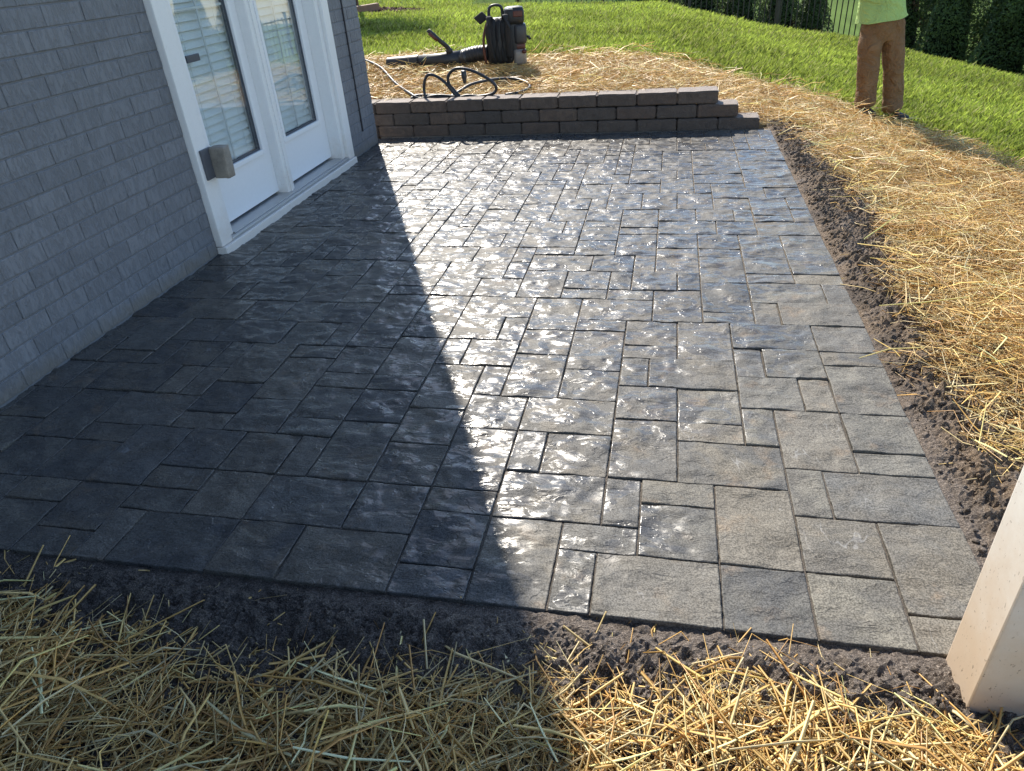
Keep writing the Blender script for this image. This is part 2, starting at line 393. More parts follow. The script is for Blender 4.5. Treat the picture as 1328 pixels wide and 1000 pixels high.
def ground_c(X, Y):
    d = lawn_d(X, Y); g = sstep(.0, .5, d)[:, None]; n = vnoise(X, Y, 4, 8)[:, None]
    earth = np.array([[.30, .205, .10]])*(.6+.7*n); lawn = np.array([[.085, .13, .03]])*(.7+.6*n)
    worn = np.exp(-(((X-3.75)/.60)**2+((Y-7.35)/.24)**2))[:, None]; c = earth*(1-g)+lawn*g
    return c*(1-worn)+np.array([[.085, .058, .036]])*worn
gxs = axis([(-60, -8, 4), (-8, -1, .5), (-1, 6, .1), (6, 12, .4), (12, 60, 4)])
gys = axis([(-14, -2, 1), (-2, 4.8, .1), (4.8, 5.3, .04), (5.3, 9, .1), (9, 20, .4), (20, 90, 5)])
ground = link('ground', grid_mesh('ground', gxs, gys, ground_z, ground_c), M['ground'])
tag(ground, kind='structure')

# soil worked up against the patio edge
def soil_z(X, Y):
    b = T(X, Y)+.017
    big = (vnoise(X, Y, 11, 21)-.5)*.018; med = np.maximum(vnoise(X, Y, 38, 22)-.40, 0)**1.3*.048; fin = vnoise(X, Y, 85, 23)*.012+RNG.random(np.shape(X))*.012
    away = np.minimum(1, np.maximum(np.maximum(-Y, X-3.2), 0)/.09)     # screeded smooth right at the stones
    return b-.006+big*away+(med+fin)*(.25+.75*away)-.004*(1-away)
front = grid_mesh('soil', np.arange(-.3, 3.66, .0072), np.arange(-.66, .008, .0072), soil_z)
side = grid_mesh('soil', np.arange(3.19, 3.72, .009), np.arange(-.01, 5.05, .009), soil_z)
for me in (front, side):
    me.polygons.foreach_set('use_smooth', np.zeros(len(me.polygons), bool))      # gritty, faceted grains
    tag(link('soil', me, M['soil']), kind='structure')

# clods and crumbs lying on it
def clods(n, xs, ys, smin, smax, accept):
    t0 = bmesh.new(); bmesh.ops.create_icosphere(t0, subdivisions=1, radius=1)
    bv = np.array([v.co[:] for v in t0.verts]); bf = np.array([[v.index for v in f.verts] for f in t0.faces]); t0.free()
    X = RNG.uniform(*xs, n); Y = RNG.uniform(*ys, n); k = accept(X, Y); X, Y = X[k], Y[k]; n = len(X)
    S = smin*(smax/smin)**(RNG.random(n)**3.0)
    V = bv[None]*(1+RNG.uniform(-.42, .42, (n, len(bv), 1)))*S[:, None, None]*RNG.uniform(.7, 1.2, (n, 1, 3))
    V[:, :, 0] += X[:, None]; V[:, :, 1] += Y[:, None]; V[:, :, 2] += (soil_z(X, Y)+S*.35)[:, None]
    F = bf[None]+(np.arange(n)*len(bv))[:, None, None]
    return np_mesh('soil_clods', V.reshape(-1, 3), F.reshape(-1, 3), None, False)
me = clods(9000, (0, 3.5), (-.6, -.03), .0014, .0075, lambda X, Y: (RNG.random(len(X)) < .35+.65*sstep(.03, .12, -Y)) & (vnoise(X, Y, 7, 31) > .22))
tag(link('soil_clods', me, M['soil']), 'dark crumbly soil clods along the near edge of the patio', 'soil', kind='stuff')
me = clods(7500, (3.22, 3.7), (0, 4.95), .0016, .0105, lambda X, Y: vnoise(X, Y, 6, 33) > .2)
tag(link('soil_clods', me, M['soil']), 'brown lumpy soil clods along the right edge of the patio', 'soil', kind='stuff')

# ---------------------------------------------------------------- patio
patio = MB().box(0.02, 3.196, 0.004, 4.86, -.06, -.0050).build('patio', M['bed']); tag(patio, kind='structure')
STONES = '''26,0,2,2 28,0,2,2 30,0,2,1 26,2,2,3 28,2,2,2 30,1,2,3 28,4,1,2 29,4,3,2 20,0,2,3 22,0,1,2 22,2,2,1 23,0,3,2 20,3,3,2 23,3,1,2 24,2,2,2 24,4,2,1 20,5,1,2 21,5,2,2 23,5,2,3 25,5,3,2 25,7,2,1 20,7,3,2 23,8,2,2 25,8,2,2 18,7,2,2 18,9,1,2 19,9,2,3 21,9,2,2 23,10,1,2 24,10,3,2 23,12,2,1 27,11,1,2 28,11,2,2 27,9,2,2 29,9,1,2 30,12,2,1 30,9,2,3 27,7,1,2 28,6,2,3 30,7,2,2 30,6,2,1
30,4,2,2 27,13,3,2 30,13,2,2 25,12,2,3 26,15,2,1 28,15,1,2 29,15,3,2 28,17,3,2 31,17,1,2 26,16,2,3 28,19,2,1 30,19,2,1 28,20,2,2 30,20,2,3 26,19,2,3 26,22,2,1 28,22,2,3 30,23,2,2 26,23,2,2 29,25,3,2 27,25,2,2 24,25,3,2 25,18,1,2
23,13,2,2 21,14,2,1 21,11,2,3 21,15,3,2 24,15,2,3 23,18,2,2 22,17,2,1 22,18,1,2 20,17,2,1 20,18,2,2 23,20,1,2 21,20,2,2 18,20,3,2 18,17,2,3 17,19,1,2 17,21,1,2 24,20,2,3 22,22,2,3 20,22,2,2 20,24,2,2 22,25,2,1 20,26,2,1 17,23,3,2 18,22,2,1 24,23,2,2 17,25,2,2 19,25,1,2 18,27,2,2 19,14,2,3 19,12,2,2 18,13,1,2
16,15,3,2 16,13,2,2 16,17,2,2 14,17,2,2 12,19,2,2 14,19,3,2 12,21,3,2 15,21,2,2 14,23,2,2 16,23,1,2 12,23,2,3 14,25,3,2 13,26,1,2 14,27,2,2 14,14,2,3 14,13,2,1
16,11,1,2 17,11,2,2 16,8,2,3 16,6,2,2 14,10,2,3 14,9,2,1 14,7,2,2 16,4,2,2 14,4,2,3 12,7,2,2 12,9,2,1 12,6,2,1 13,4,1,2 12,10,2,2 12,12,2,2
18,4,2,3 18,3,2,1 18,1,2,2 18,0,2,1 16,2,2,2 15,0,3,2 13,2,3,2 13,0,2,2 10,0,3,2 9,0,1,2 11,2,2,2 9,2,2,1 9,3,2,1 7,1,2,2 7,0,2,1 7,3,2,3 5,5,2,1 5,3,2,2 5,2,2,1 3,5,2,3 5,6,3,2 8,6,2,1 8,7,2,2 9,4,2,2 1,6,2,2 11,4,2,2
24,27,2,2 26,27,2,2 28,27,1,2 29,27,2,1 29,28,2,3 31,27,1,2 31,29,1,2 27,29,2,2 25,29,2,3 23,29,2,3 27,31,3,2 30,31,2,2 29,33,3,2 24,32,2,3 26,32,1,2 26,34,3,2 29,35,3,2 26,36,3,2 29,37,3,2 22,35,3,2 25,35,1,2 24,37,2,2 26,38,3,2 26,40,3,2 24,39,2,3 29,39,3,2 29,42,1,2 29,44,1,2 30,42,2,3 27,42,2,2 25,42,2,2 22,42,3,2
14,29,2,3 16,27,2,3 16,30,2,2 18,29,2,2 18,31,1,2 20,27,2,2 20,29,1,2 21,29,2,3 19,31,2,3 21,32,3,2 19,34,3,2 14,32,2,2 16,34,2,1 16,35,1,2 17,35,2,2'''
NXg, NYg = 32, 48
occ0 = np.zeros((NXg, NYg), bool); stones0 = []
for tok in STONES.split():
    x, y, w, h = map(int, tok.split(','))
    if occ0[x:x+w, y:y+h].any() or x+w > NXg or y+h > NYg: continue
    occ0[x:x+w, y:y+h] = True; stones0.append((x, y, w, h))
def fill(seed):
    rr = random.Random(seed); occ = occ0.copy(); out = []; bad = 0
    for y in range(NYg):
        for x in range(NXg):
            if occ[x, y]: continue
            opts = []
            for (w, h), wt in (((2, 2), 4), ((3, 2), 3), ((2, 3), 3), ((1, 2), 1.2), ((2, 1), 1.2)):
                if x+w <= NXg and y+h <= NYg and not occ[x:x+w, y:y+h].any():
                    # avoid leaving a single-cell slot to the right
                    pen = 1.0
                    if x+w < NXg and not occ[x+w, y] and (x+w+1 >= NXg or occ[x+w+1, y]) and (y+1 >= NYg or occ[x+w, y+1]): pen = .02
                    opts.append((w, h, wt*pen))
            if not opts:
                bad += 1; w = h = 1
            else: w, h, _ = rr.choices(opts, [o[2] for o in opts])[0]
            occ[x:x+w, y:y+h] = True; out.append((x, y, w, h))
    return bad, out
best = min((fill(s) for s in range(60)), key=lambda b: b[0])
stones = stones0+best[1]
def relief(x, y, s):
    p = Vector((x*6.5+s*7.13, y*8.5-s*3.7, s*1.9))
    n = noise.fractal(p, 0.9, 2.0, 4)*2.4
    f = math.floor(n); fr = n-f; fr = max(0, min(1, (fr-.45)/.55)); st = f+fr*fr*(3-2*fr)
    return .0042*st+.0026*noise.noise(p*2.7)+.0012*noise.noise(p*7.1)
def paver_mesh(w, h, seed):
    W, H = .1*w-.0052, .1*h-.0052; e = .0016
    e2 = e+.0022; xs = np.concatenate([[-W/2, -W/2+e], np.linspace(-W/2+e2, W/2-e2, max(6, round(W/.011))), [W/2-e, W/2]]); ys = np.concatenate([[-H/2, -H/2+e], np.linspace(-H/2+e2, H/2-e2, max(6, round(H/.011))), [H/2-e, H/2]])
    nx, ny = len(xs)-1, len(ys)-1
    z = np.array([[relief(x, y, seed) for x in xs] for y in ys]); z = z-z.mean()
    z = np.clip(z, -.0030, .0070)
    verts = []; 
    for j, y in enumerate(ys):
        for i, x in enumerate(xs):
            d = min(W/2-abs(x), H/2-abs(y)); zz = z[j, i]*min(1, .5+d/.03)-(.0014 if d < 1e-4 else 0)
            ox = oy = 0
            if i in (0, nx): ox = .0026*noise.noise(Vector((y*55, seed, i)))
            if j in (0, ny): oy = .0026*noise.noise(Vector((x*55, seed+5, j)))
            if i in (0, nx) and j in (0, ny): ox -= math.copysign(.0018, x); oy -= math.copysign(.0018, y)
            verts.append((x+ox, y+oy, zz))
    F = [(j*(nx+1)+i, j*(nx+1)+i+1, (j+1)*(nx+1)+i+1, (j+1)*(nx+1)+i) for j in range(ny) for i in range(nx)]
    loop = [i for i in range(nx+1)]+[j*(nx+1)+nx for j in range(1, ny+1)]+[ny*(nx+1)+i for i in range(nx-1, -1, -1)]+[j*(nx+1) for j in range(ny-1, 0, -1)]
    b0 = len(verts)
    for k in loop: verts.append((verts[k][0]*1.004, verts[k][1]*1.004, -.035))
    n = len(loop)
    nt = len(F); F += [(loop[k], b0+k, b0+(k+1) % n, loop[(k+1) % n]) for k in range(n)]
    me = np_mesh('paver_stone', np.array(verts), np.array(F), None, True)
    sm = np.ones(len(F), bool); sm[nt:] = False; me.polygons.foreach_set('use_smooth', sm); return me
NV = {(2, 2): 9, (3, 2): 7, (2, 3): 7, (1, 2): 5, (2, 1): 5, (1, 1): 2}
PM = {}; sd = 1
for k, nvar in NV.items():
    PM[k] = []
    for _ in range(nvar): PM[k].append(paver_mesh(*k, sd)); sd += 1
def px_area(s):
    x, y, w, h = s; c = Vector((.1*(x+w/2), .1*(y+h/2), 0))-CAM; d = c.dot(fw); return w*h*(-c.z)/d**3
vis = sorted(stones, key=px_area, reverse=True)
rest = []
for i, (x, y, w, h) in enumerate(vis):
    me = random.choice(PM[(w, h)])
    loc = (.1*(x+w/2), .1*(y+h/2), max(-.0004, random.gauss(.0009, .0016)))
    rot = (random.gauss(0, .003), random.gauss(0, .003), (math.pi if random.random() < .5 else 0)+random.gauss(0, .004))
    if i < 300:
        o = bpy.data.objects.new('paver_stone', me); COL.objects.link(o)
        if not me.materials: me.materials.append(M['paver'])
        o.parent = patio; o.location = loc; o.rotation_euler = rot
    else: rest.append((me, Matrix.Translation(loc) @ Euler(rot).to_matrix().to_4x4()))
if rest:
    bm = bmesh.new()
    for me, mt in rest:
        b2 = bmesh.new(); b2.from_mesh(me); b2.transform(mt); tmp = bpy.data.meshes.new('t'); b2.to_mesh(tmp); b2.free(); bm.from_mesh(tmp); bpy.data.meshes.remove(tmp)
    me = bpy.data.meshes.new('paver_stones'); bm.to_mesh(me); bm.free()
    tag(link('paver_stones', me, M['paver'], patio), kind='stuff')

# ---------------------------------------------------------------- house
house = empty('house', (0, 0, 0)); tag(house, 'grey painted brick house with white glazed double doors, left of the patio', 'house')
WX = .072; HY0, HY1, HH = -7.0, 4.62, 5.6; DY0, DY1, DZ = 2.14, 4.03, 2.16
wb = MB().box(-.2, WX, HY0, DY0, -.3, HH).box(-.2, WX, DY1, HY1, -.3, HH).box(-.2, WX, DY0, DY1, DZ, HH).box(-.2, WX, DY0, DY1, -.3, -.02)
wb.box(-8, -.2, HY1-.25, HY1, -.3, HH).box(-8, -7.8, HY0, HY1-.25, -.3, HH).box(-7.8, -.2, HY0, HY0+.25, -.3, HH)
wall = wb.build('wall', M['mortar'], house)
rf = MB(); rf.box(-8.4, .42, HY0-.4, HY1+.35, HH, HH+.18)
rv = [rf.bm.verts.new(v) for v in ((-8.4, HY0-.4, HH+.181), (.42, HY0-.4, HH+.181), (.42, HY1+.35, HH+.181), (-8.4, HY1+.35, HH+.181), (-4, HY0-.4, HH+2.2), (-4, HY1+.35, HH+2.2))]
for f in ((0, 1, 4), (1, 2, 5, 4), (2, 3, 5), (3, 0, 4, 5)): rf.bm.faces.new([rv[i] for i in f])
rf.build('roof', M['roof'], house)
MB().box(-.6, -.35, 1.6, 4.3, -.02, 2.3).build('interior_backing', M['dark'], house)  # dark slab added behind the doors against light leaks, in place of an unlit room
# bricks
CH, BL = .0775, .2135
def brick_mesh(seed):
    L, Hh = BL-.0026, CH-.0062
    ys_ = np.concatenate([[-L/2, -L/2+.0018], np.linspace(-L/2+.0042, L/2-.0042, 9), [L/2-.0018, L/2]]); zs_ = np.concatenate([[-Hh/2, -Hh/2+.0018], np.linspace(-Hh/2+.0042, Hh/2-.0042, 4), [Hh/2-.0018, Hh/2]]); nx, nz = len(ys_)-1, len(zs_)-1
    V = []; F = []
    for k in range(nz+1):
        for i in range(nx+1):
            y = ys_[i]; z = zs_[k]; e = (i in (0, nx)) or (k in (0, nz))
            x = .0046+.0018*noise.noise(Vector((y*45+seed*9, z*22, seed)))
            if e: x -= .0018; z += .0012*noise.noise(Vector((y*30, k, seed)))
            V.append((x, y, z))
    F = [(k*(nx+1)+i, k*(nx+1)+i+1, (k+1)*(nx+1)+i+1, (k+1)*(nx+1)+i) for k in range(nz) for i in range(nx)]
    loop = [i for i in range(nx+1)]+[k*(nx+1)+nx for k in range(1, nz+1)]+[nz*(nx+1)+i for i in range(nx-1, -1, -1)]+[k*(nx+1) for k in range(nz-1, 0, -1)]
    b0 = len(V); V += [(-.004, V[k][1], V[k][2]) for k in loop]; n = len(loop)
    F += [(loop[k], b0+k, b0+(k+1) % n, loop[(k+1) % n]) for k in range(n)]
    return np_mesh('brick', np.array(V), np.array(F), None, True)
BM = [brick_mesh(s) for s in range(1, 9)]
blist = []
for c in range(31):
    z = .008+CH*(c+.5); y = HY1-.0-BL*(1 if c % 2 else 1.5)*1.0
    y0 = HY1-BL*(.5 if c % 2 else 1.0)
    segs = [(y0+.0, HY1)]; a = y0
    while a > -1.0: segs.append((a-BL, a)); a -= BL
    for (s0, s1) in segs:
        parts = [(s0, s1)]
        if z-CH/2 < DZ:
            parts = []
            if s0 < DY0: parts.append((s0, min(s1, DY0-.004)))
            if s1 > DY1: parts.append((max(s0, DY1+.004), s1))
        for a0, a1 in parts:
            if a1-a0 > .03: blist.append((a0, a1, z))
def b_area(b):
    P = Vector((WX, (b[0]+b[1])/2, b[2]))-CAM; d = P.dot(fw)
    if d < .3: return 0
    px, py = 664+FPX*P.dot(cr)/d, 500-FPX*P.dot(cu)/d
    if not (-60 < px < 1328 and -60 < py < 1000): return (b[1]-b[0])*1e-4/max(1, (abs(px)+abs(py))/1000)
    return (b[1]-b[0])*(-P.x)/d**3
blist.sort(key=b_area, reverse=True)
rest = []
for i, (a0, a1, z) in enumerate(blist):
    me = random.choice(BM); s = (a1-a0)/BL; loc = (WX+random.uniform(-.0012, .0012), (a0+a1)/2, z)
    if i < 300:
        o = bpy.data.objects.new('brick', me); COL.objects.link(o); o.parent = wall; o.location = loc; o.scale = (1, s, 1); o.rotation_euler = (random.gauss(0, .004), 0, 0)
        if not me.materials: me.materials.append(M['brick'])
    else: rest.append((me, Matrix.Translation(loc) @ Matrix.Diagonal((1, s, 1, 1))))
bm = bmesh.new()
for me, mt in rest:
    b2 = bmesh.new(); b2.from_mesh(me); b2.transform(mt); tmp = bpy.data.meshes.new('t'); b2.to_mesh(tmp); b2.free(); bm.from_mesh(tmp); bpy.data.meshes.remove(tmp)
me = bpy.data.meshes.new('bricks'); bm.to_mesh(me); bm.free(); tag(link('bricks', me, M['brick'], wall, True), kind='stuff')
MB().box(WX+.002, WX+.0135, 4.325, 4.336, .16, 2.6).build('control_joint', M['caulk'], wall)

# door unit
fr = MB()
fr.box(.03, .112, DY0, DY0+.105, .045, DZ, .006)                     # left casing, outer
fr.box(.03, .112, DY1-.105, DY1, .045, DZ, .006)
fr.box(.03, .112, DY0+.106, DY1-.106, DZ-.105, DZ, .006)
frame = fr.build('door_frame', M['white'], house)
for a, b in ((DY0+.106, DY0+.160), (DY1-.160, DY1-.106)):
    MB().box(-.09, .088, a, b, .064, DZ-.106, .004).build('jamb', M['white'], frame)
MB().box(-.09, .062, 3.035, 3.128, .064, DZ-.106, .010).build('mullion', M['white'], frame)
MB().box(-.09, .062, 3.070, 3.093, .066, DZ-.107, .003, Matrix.Translation((.008, 0, 0))).build('astragal', M['white'], frame)
MB().box(-.12, .116, DY0+.106, DY1-.106, .03, .062, .006).build('threshold', M['alu'], frame)
MB().box(-.10, .095, DY0+.17, DY1-.17, .0625, .070, .002).build('sill_strip', M['alu'], frame)
MB().box(.02, .128, DY0+.002, DY1-.002, -.03, .043, .005).build('sill_board', M['white'], frame)
# weathered latch cover on the casing
lp = MB().box(.112, .124, 2.168, 2.262, .395, .545, .003).build('latch_plate', M['slate_plate'], frame)
lb = MB(); lb.box(.118, .205, 2.235, 2.305, .385, .545, .013); bmesh.ops.subdivide_edges(lb.bm, edges=lb.bm.edges[:], cuts=2, use_grid_fill=True)
for v in lb.bm.verts: v.co += Vector((1, .6, .4))*.006*noise.noise(v.co*38)
tag(lb.build('latch_cover', M['weathered'], frame, True), 'weathered brown block-shaped cover on the door casing')
def leaf(y0, y1, gy0, gy1, hinge):
    zb, zt, gz0, gz1 = .085, DZ-.108, .365, 1.93
    d = MB()
    d.box(-.045, 0, y0, gy0, zb, zt).box(-.045, 0, gy1, y1, zb, zt).box(-.045, 0, gy0, gy1, zb, gz0).box(-.045, 0, gy0, gy1, gz1, zt)
    door = d.build('door', M['leafwhite'], house)
    g = MB()   # raised glazing bead
    g.box(-.004, .014, gy0-.028, gy0, gz0-.028, gz1+.028, .004).box(-.004, .014, gy1, gy1+.028, gz0-.028, gz1+.028, .004).box(-.004, .0135, gy0, gy1, gz0-.028, gz0, .004).box(-.004, .0135, gy0, gy1, gz1, gz1+.028, .004)
    g.build('glazing_bead', M['leafwhite'], door)
    MB().box(-.028, -.003, gy1-.013, gy1-.001, gz0, gz1).box(-.028, -.003, gy0+.001, gy0+.008, gz0, gz1).box(-.028, -.003, gy0+.008, gy1-.013, gz0, gz0+.010).build('gasket', M['gasket'], door)
    MB().box(-.012, -.006, gy0+.001, gy1-.001, gz0+.001, gz1-.001).build('glass_pane', M['glass'], door)
    yc = (gy0+gy1)/2+.0
    MB().box(-.024, -.016, yc-.006, yc+.006, gz0+.013, gz1).build('muntin', M['leafwhite'], door)
    for zz in (.755+.40, .755+.80):
        MB().box(-.0245, -.0155, gy0, gy1-.016, zz-.006, zz+.006).build('muntin', M['leafwhite'], door)
    sl = bpy.data.meshes.new('slat'); b = bmesh.new(); bmesh.ops.create_cube(b, size=1)
    for v in b.verts: v.co = Vector((v.co.x*.046, v.co.y*(gy1-gy0+.02), v.co.z*.0028))
    b.to_mesh(sl); b.free(); sl.materials.append(M['blind'])
    z = gz0-.01
    while z < gz1+.02:
        o = bpy.data.objects.new('slat', sl); COL.objects.link(o); o.parent = door; o.location = (-.046, (gy0+gy1)/2+random.uniform(-.002, .002), z); o.rotation_euler = (random.gauss(0, .002), R(66)+random.gauss(0, .015), 0); z += .0425
    for yy in (gy0+.09, gy1-.09):
        MB().box(-.0325, -.031, yy-.001, yy+.001, gz0, gz1).build('ladder_cord', M['blind'], door)
    return door
d1 = leaf(2.302, 3.034, 2.420, 2.935, 0); d2 = leaf(3.130, 3.868, 3.248, 3.752, 1)
MB().box(-.004, .012, 2.432, 2.55, .918, .952, .003).build('window_tag', M['gasket'], d1)

# ---------------------------------------------------------------- retaining wall
ret = empty('retaining_wall', (0, 4.85, 0)); tag(ret, 'low dark brown block retaining wall at the far end of the patio', 'retaining wall')
def block_mesh(L, H, D, seed):
    b = bmesh.new(); bmesh.ops.create_cube(b, size=1)
    for v in b.verts: v.co = Vector((v.co.x*L, v.co.y*D, v.co.z*H))
    bmesh.ops.bevel(b, geom=b.edges[:], offset=.008, segments=2, affect='EDGES'); bmesh.ops.subdivide_edges(b, edges=[e for e in b.edges if e.calc_length() > .05], cuts=4, use_grid_fill=True)
    for v in b.verts: v.co += Vector((noise.noise(v.co*17+Vector((seed, 0, 0))), noise.noise(v.co*17+Vector((0, seed, 9))), noise.noise(v.co*15+Vector((4, 0, seed)))))*.0035
    me = bpy.data.meshes.new('block'); b.to_mesh(me); b.free(); me.materials.append(M['block']); return me
BH = .094
blk = [block_mesh(.308, BH-.004, .20, s) for s in range(1, 7)]
def tiltz(X): return .012*X/2.8
for crs, (x0, x1) in enumerate(((-.3, 3.12), (-.3, 2.955), (-.3, 2.80))):
    x = x1
    while x > x0+.02:
        a = max(x-.312, -.32); L = x-a
        if L < .05: break
        o = bpy.data.objects.new('block', random.choice(blk)); COL.objects.link(o); o.parent = ret
        xm = (a+x)/2; o.location = (xm, .10+crs*.012+random.uniform(-.003, .003), -.012+BH*(crs+.5)+tiltz(xm)*crs/2)
        o.scale = ((L-.004)/.308, 1, 1); o.rotation_euler = (random.gauss(0, .006), -.004, random.gauss(0, .008)+(math.pi if random.random() < .5 else 0)); x = a

# ---------------------------------------------------------------- porch post
pc = MB().box(3.048, 3.190, -.130, -.006, -.08, 2.75, .004)
post = pc.build('porch_post', M['post']); tag(post, 'white square post with dirt splashes at the right corner of the patio', 'post')

# ---------------------------------------------------------------- straw
STRAW_COL = np.array([[.88, .60, .22], [.90, .68, .30], [.80, .50, .16], [.90, .76, .44], [.58, .33, .11], [.88, .69, .34]])
def strands(P, yaw, pitch, L, Wd, bend, tint, flat=.45):
    n = len(P)
    d = np.stack([np.cos(yaw)*np.cos(pitch), np.sin(yaw)*np.cos(pitch), np.sin(pitch)], 1)
    s = np.stack([-np.sin(yaw), np.cos(yaw), np.zeros(n)], 1); u = np.cross(d, s)
    roll = RNG.uniform(0, 2*math.pi, n)[:, None]; s2 = s*np.cos(roll)+u*np.sin(roll); u2 = -s*np.sin(roll)+u*np.cos(roll)
    rings = []
    for k, (t, wk) in enumerate(((-.5, .8), (0., 1.), (.5, .6))):
        c = P+d*(L*t)[:, None]+(s2*bend[:, None]+u2*(bend*.6)[:, None])*(L*(.25-t*t))[:, None]
        for a in (0, 2.1, 4.2):
            rings.append(c+(s2*math.cos(a)+u2*math.sin(a)*flat)*(Wd*wk*.5)[:, None])
    V = np.stack(rings, 1).reshape(-1, 3)
    q = []
    for r in (0, 3):
        for a in range(3): q.append([r+a, r+(a+1) % 3, r+3+(a+1) % 3, r+3+a])
    F = np.array(q)[None]+(np.arange(n)*9)[:, None, None]
    return np_mesh('straw', V, F.reshape(-1, 4), np.repeat(tint, 9, 0), False)
def straw_tint(n):
    c = STRAW_COL[RNG.choice(len(STRAW_COL), n, p=[.24, .22, .17, .12, .15, .10])]*RNG.uniform(.55, 1.15, (n, 1))
    return np.clip(c, 0, .9)
# foreground bed
def sample(n, xs, ys, prob):
    X = RNG.uniform(*xs, n); Y = RNG.uniform(*ys, n); k = RNG.random(n) < prob(X, Y); return X[k], Y[k]
def fedge(X): return np.interp(X, FX, FY)
def p_front(X, Y):
    d = fedge(X)-Y+(vnoise(X, Y, 6, 41)-.5)*.10
    p = np.clip((d+.04)/.10, 0, 1)**1.3
    p = np.where(d > -.10, np.maximum(p, .018), p)
    inpost = (X > 3.02) & (X < 3.21) & (Y > -.16)
    return p*(~inpost)*(.55+.45*(vnoise(X, Y, 9, 42) > .22))
X, Y = sample(27000, (-.15, 3.9), (-.78, .02), p_front); n = len(X)
d = np.clip((fedge(X)-Y)/.2, 0, 1); thick = .010+d*(.035+.045*vnoise(X, Y, 4, 43))
Z = T(X, Y)+.008+thick*RNG.random(n)**.8
L = np.clip(RNG.lognormal(-2.2, .5, n), .03, .30); Wd = .0020+.0075*RNG.random(n)**1.9
me = strands(np.stack([X, Y, Z], 1), RNG.uniform(0, 2*math.pi, n), RNG.normal(.0, .15, n), L, Wd, RNG.normal(0, .30, n)*np.where(RNG.random(n) < .25, 2.6, 1), straw_tint(n))
tag(link('straw', me, M['straw']), 'loose golden straw strewn across the ground in the foreground', 'straw', kind='stuff')
X, Y = sample(11000, (-.1, 3.8), (-.75, .02), lambda X, Y: np.clip(p_front(X, Y)*1.3+.03*(Y > -.2), 0, 1)); n = len(X)
d = np.clip((fedge(X)-Y)/.2, 0, 1); Z = T(X, Y)+.014+d*(.03+.05*vnoise(X, Y, 4, 43))*RNG.random(n)
me = strands(np.stack([X, Y, Z], 1), RNG.uniform(0, 2*math.pi, n), RNG.normal(0, .4, n), RNG.uniform(.008, .045, n), RNG.uniform(.0012, .006, n), RNG.normal(0, .3, n), straw_tint(n)*RNG.uniform(.55, 1.1, (n, 1)), .2)
tag(link('straw', me, M['straw']), 'short broken straw chaff scattered through the foreground straw and soil', 'straw', kind='stuff')
X, Y = sample(1500, (-.1, 3.8), (-.72, 0), lambda X, Y: p_front(X, Y)*(vnoise(X, Y, 3, 49) > .3)); n = len(X)
d = np.clip((fedge(X)-Y)/.2, 0, 1); Z = T(X, Y)+.022+d*(.045+.05*vnoise(X, Y, 4, 43))
me = strands(np.stack([X, Y, Z], 1), RNG.uniform(0, 2*math.pi, n), RNG.normal(0, .14, n), RNG.uniform(.07, .26, n), RNG.uniform(.0055, .0105, n), RNG.normal(0, .22, n), np.clip(straw_tint(n)*1.15, 0, .9), .22)
tag(link('straw', me, M['straw']), 'broad flat straw blades lying on top of the foreground straw', 'straw', kind='stuff')
# right-hand bed
def p_right(X, Y):
    d = X-np.interp(Y, SY, SX)+(vnoise(X, Y, 5, 44)-.5)*.22
    g = -lawn_d(X, Y)
    p = np.clip((d+.03)/.13, 0, 1)**1.3; p = np.where(d > -.14, np.maximum(p, .03), p)
    p = p*np.clip((g+.15)/.3, 0, 1)
    bare = (vnoise(X, Y, 1.8, 45) > .80) & (X > 3.9)
    return p*np.where(bare, .35, 1)*np.where(Y < .25, np.where(X > 3.22, .6, 0), 1)
X, Y = sample(50000, (3.2, 5.15), (-.5, 5.2), p_right); n = len(X)
thick = .03+.11*vnoise(X, Y, 2.4, 46)*np.clip((X-np.interp(Y, SY, SX))/.3, .1, 1)
Z = T(X, Y)+.006+thick*RNG.random(n)**.8
L = np.clip(RNG.lognormal(-2.2, .42, n), .035, .28); Wd = RNG.uniform(.0024, .0056, n)
me = strands(np.stack([X, Y, Z], 1), RNG.uniform(0, 2*math.pi, n), RNG.normal(0, .2, n), L, Wd, RNG.normal(0, .30, n)*np.where(RNG.random(n) < .25, 2.6, 1), straw_tint(n))
tag(link('straw', me, M['straw']), 'thick band of golden straw right of the patio', 'straw', kind='stuff')
def toplayer(cnt, xs, ys, prob, h0, label):
    X, Y = sample(cnt, xs, ys, prob); n = len(X)
    Z = T(X, Y)+h0+.11*vnoise(X, Y, 2.4, 46)*RNG.uniform(.5, 1, n)
    me = strands(np.stack([X, Y, Z], 1), RNG.uniform(0, 2*math.pi, n), RNG.normal(0, .22, n), RNG.uniform(.10, .32, n), RNG.uniform(.0045, .0085, n), RNG.normal(0, .3, n), np.clip(straw_tint(n)*1.2, 0, .92), .25)
    tag(link('straw', me, M['straw']), label, 'straw', kind='stuff')
toplayer(3600, (3.2, 5.15), (0, 5.2), lambda X, Y: p_right(X, Y)*.9, .04, 'long pale loose stalks lying on top of the straw right of the patio')
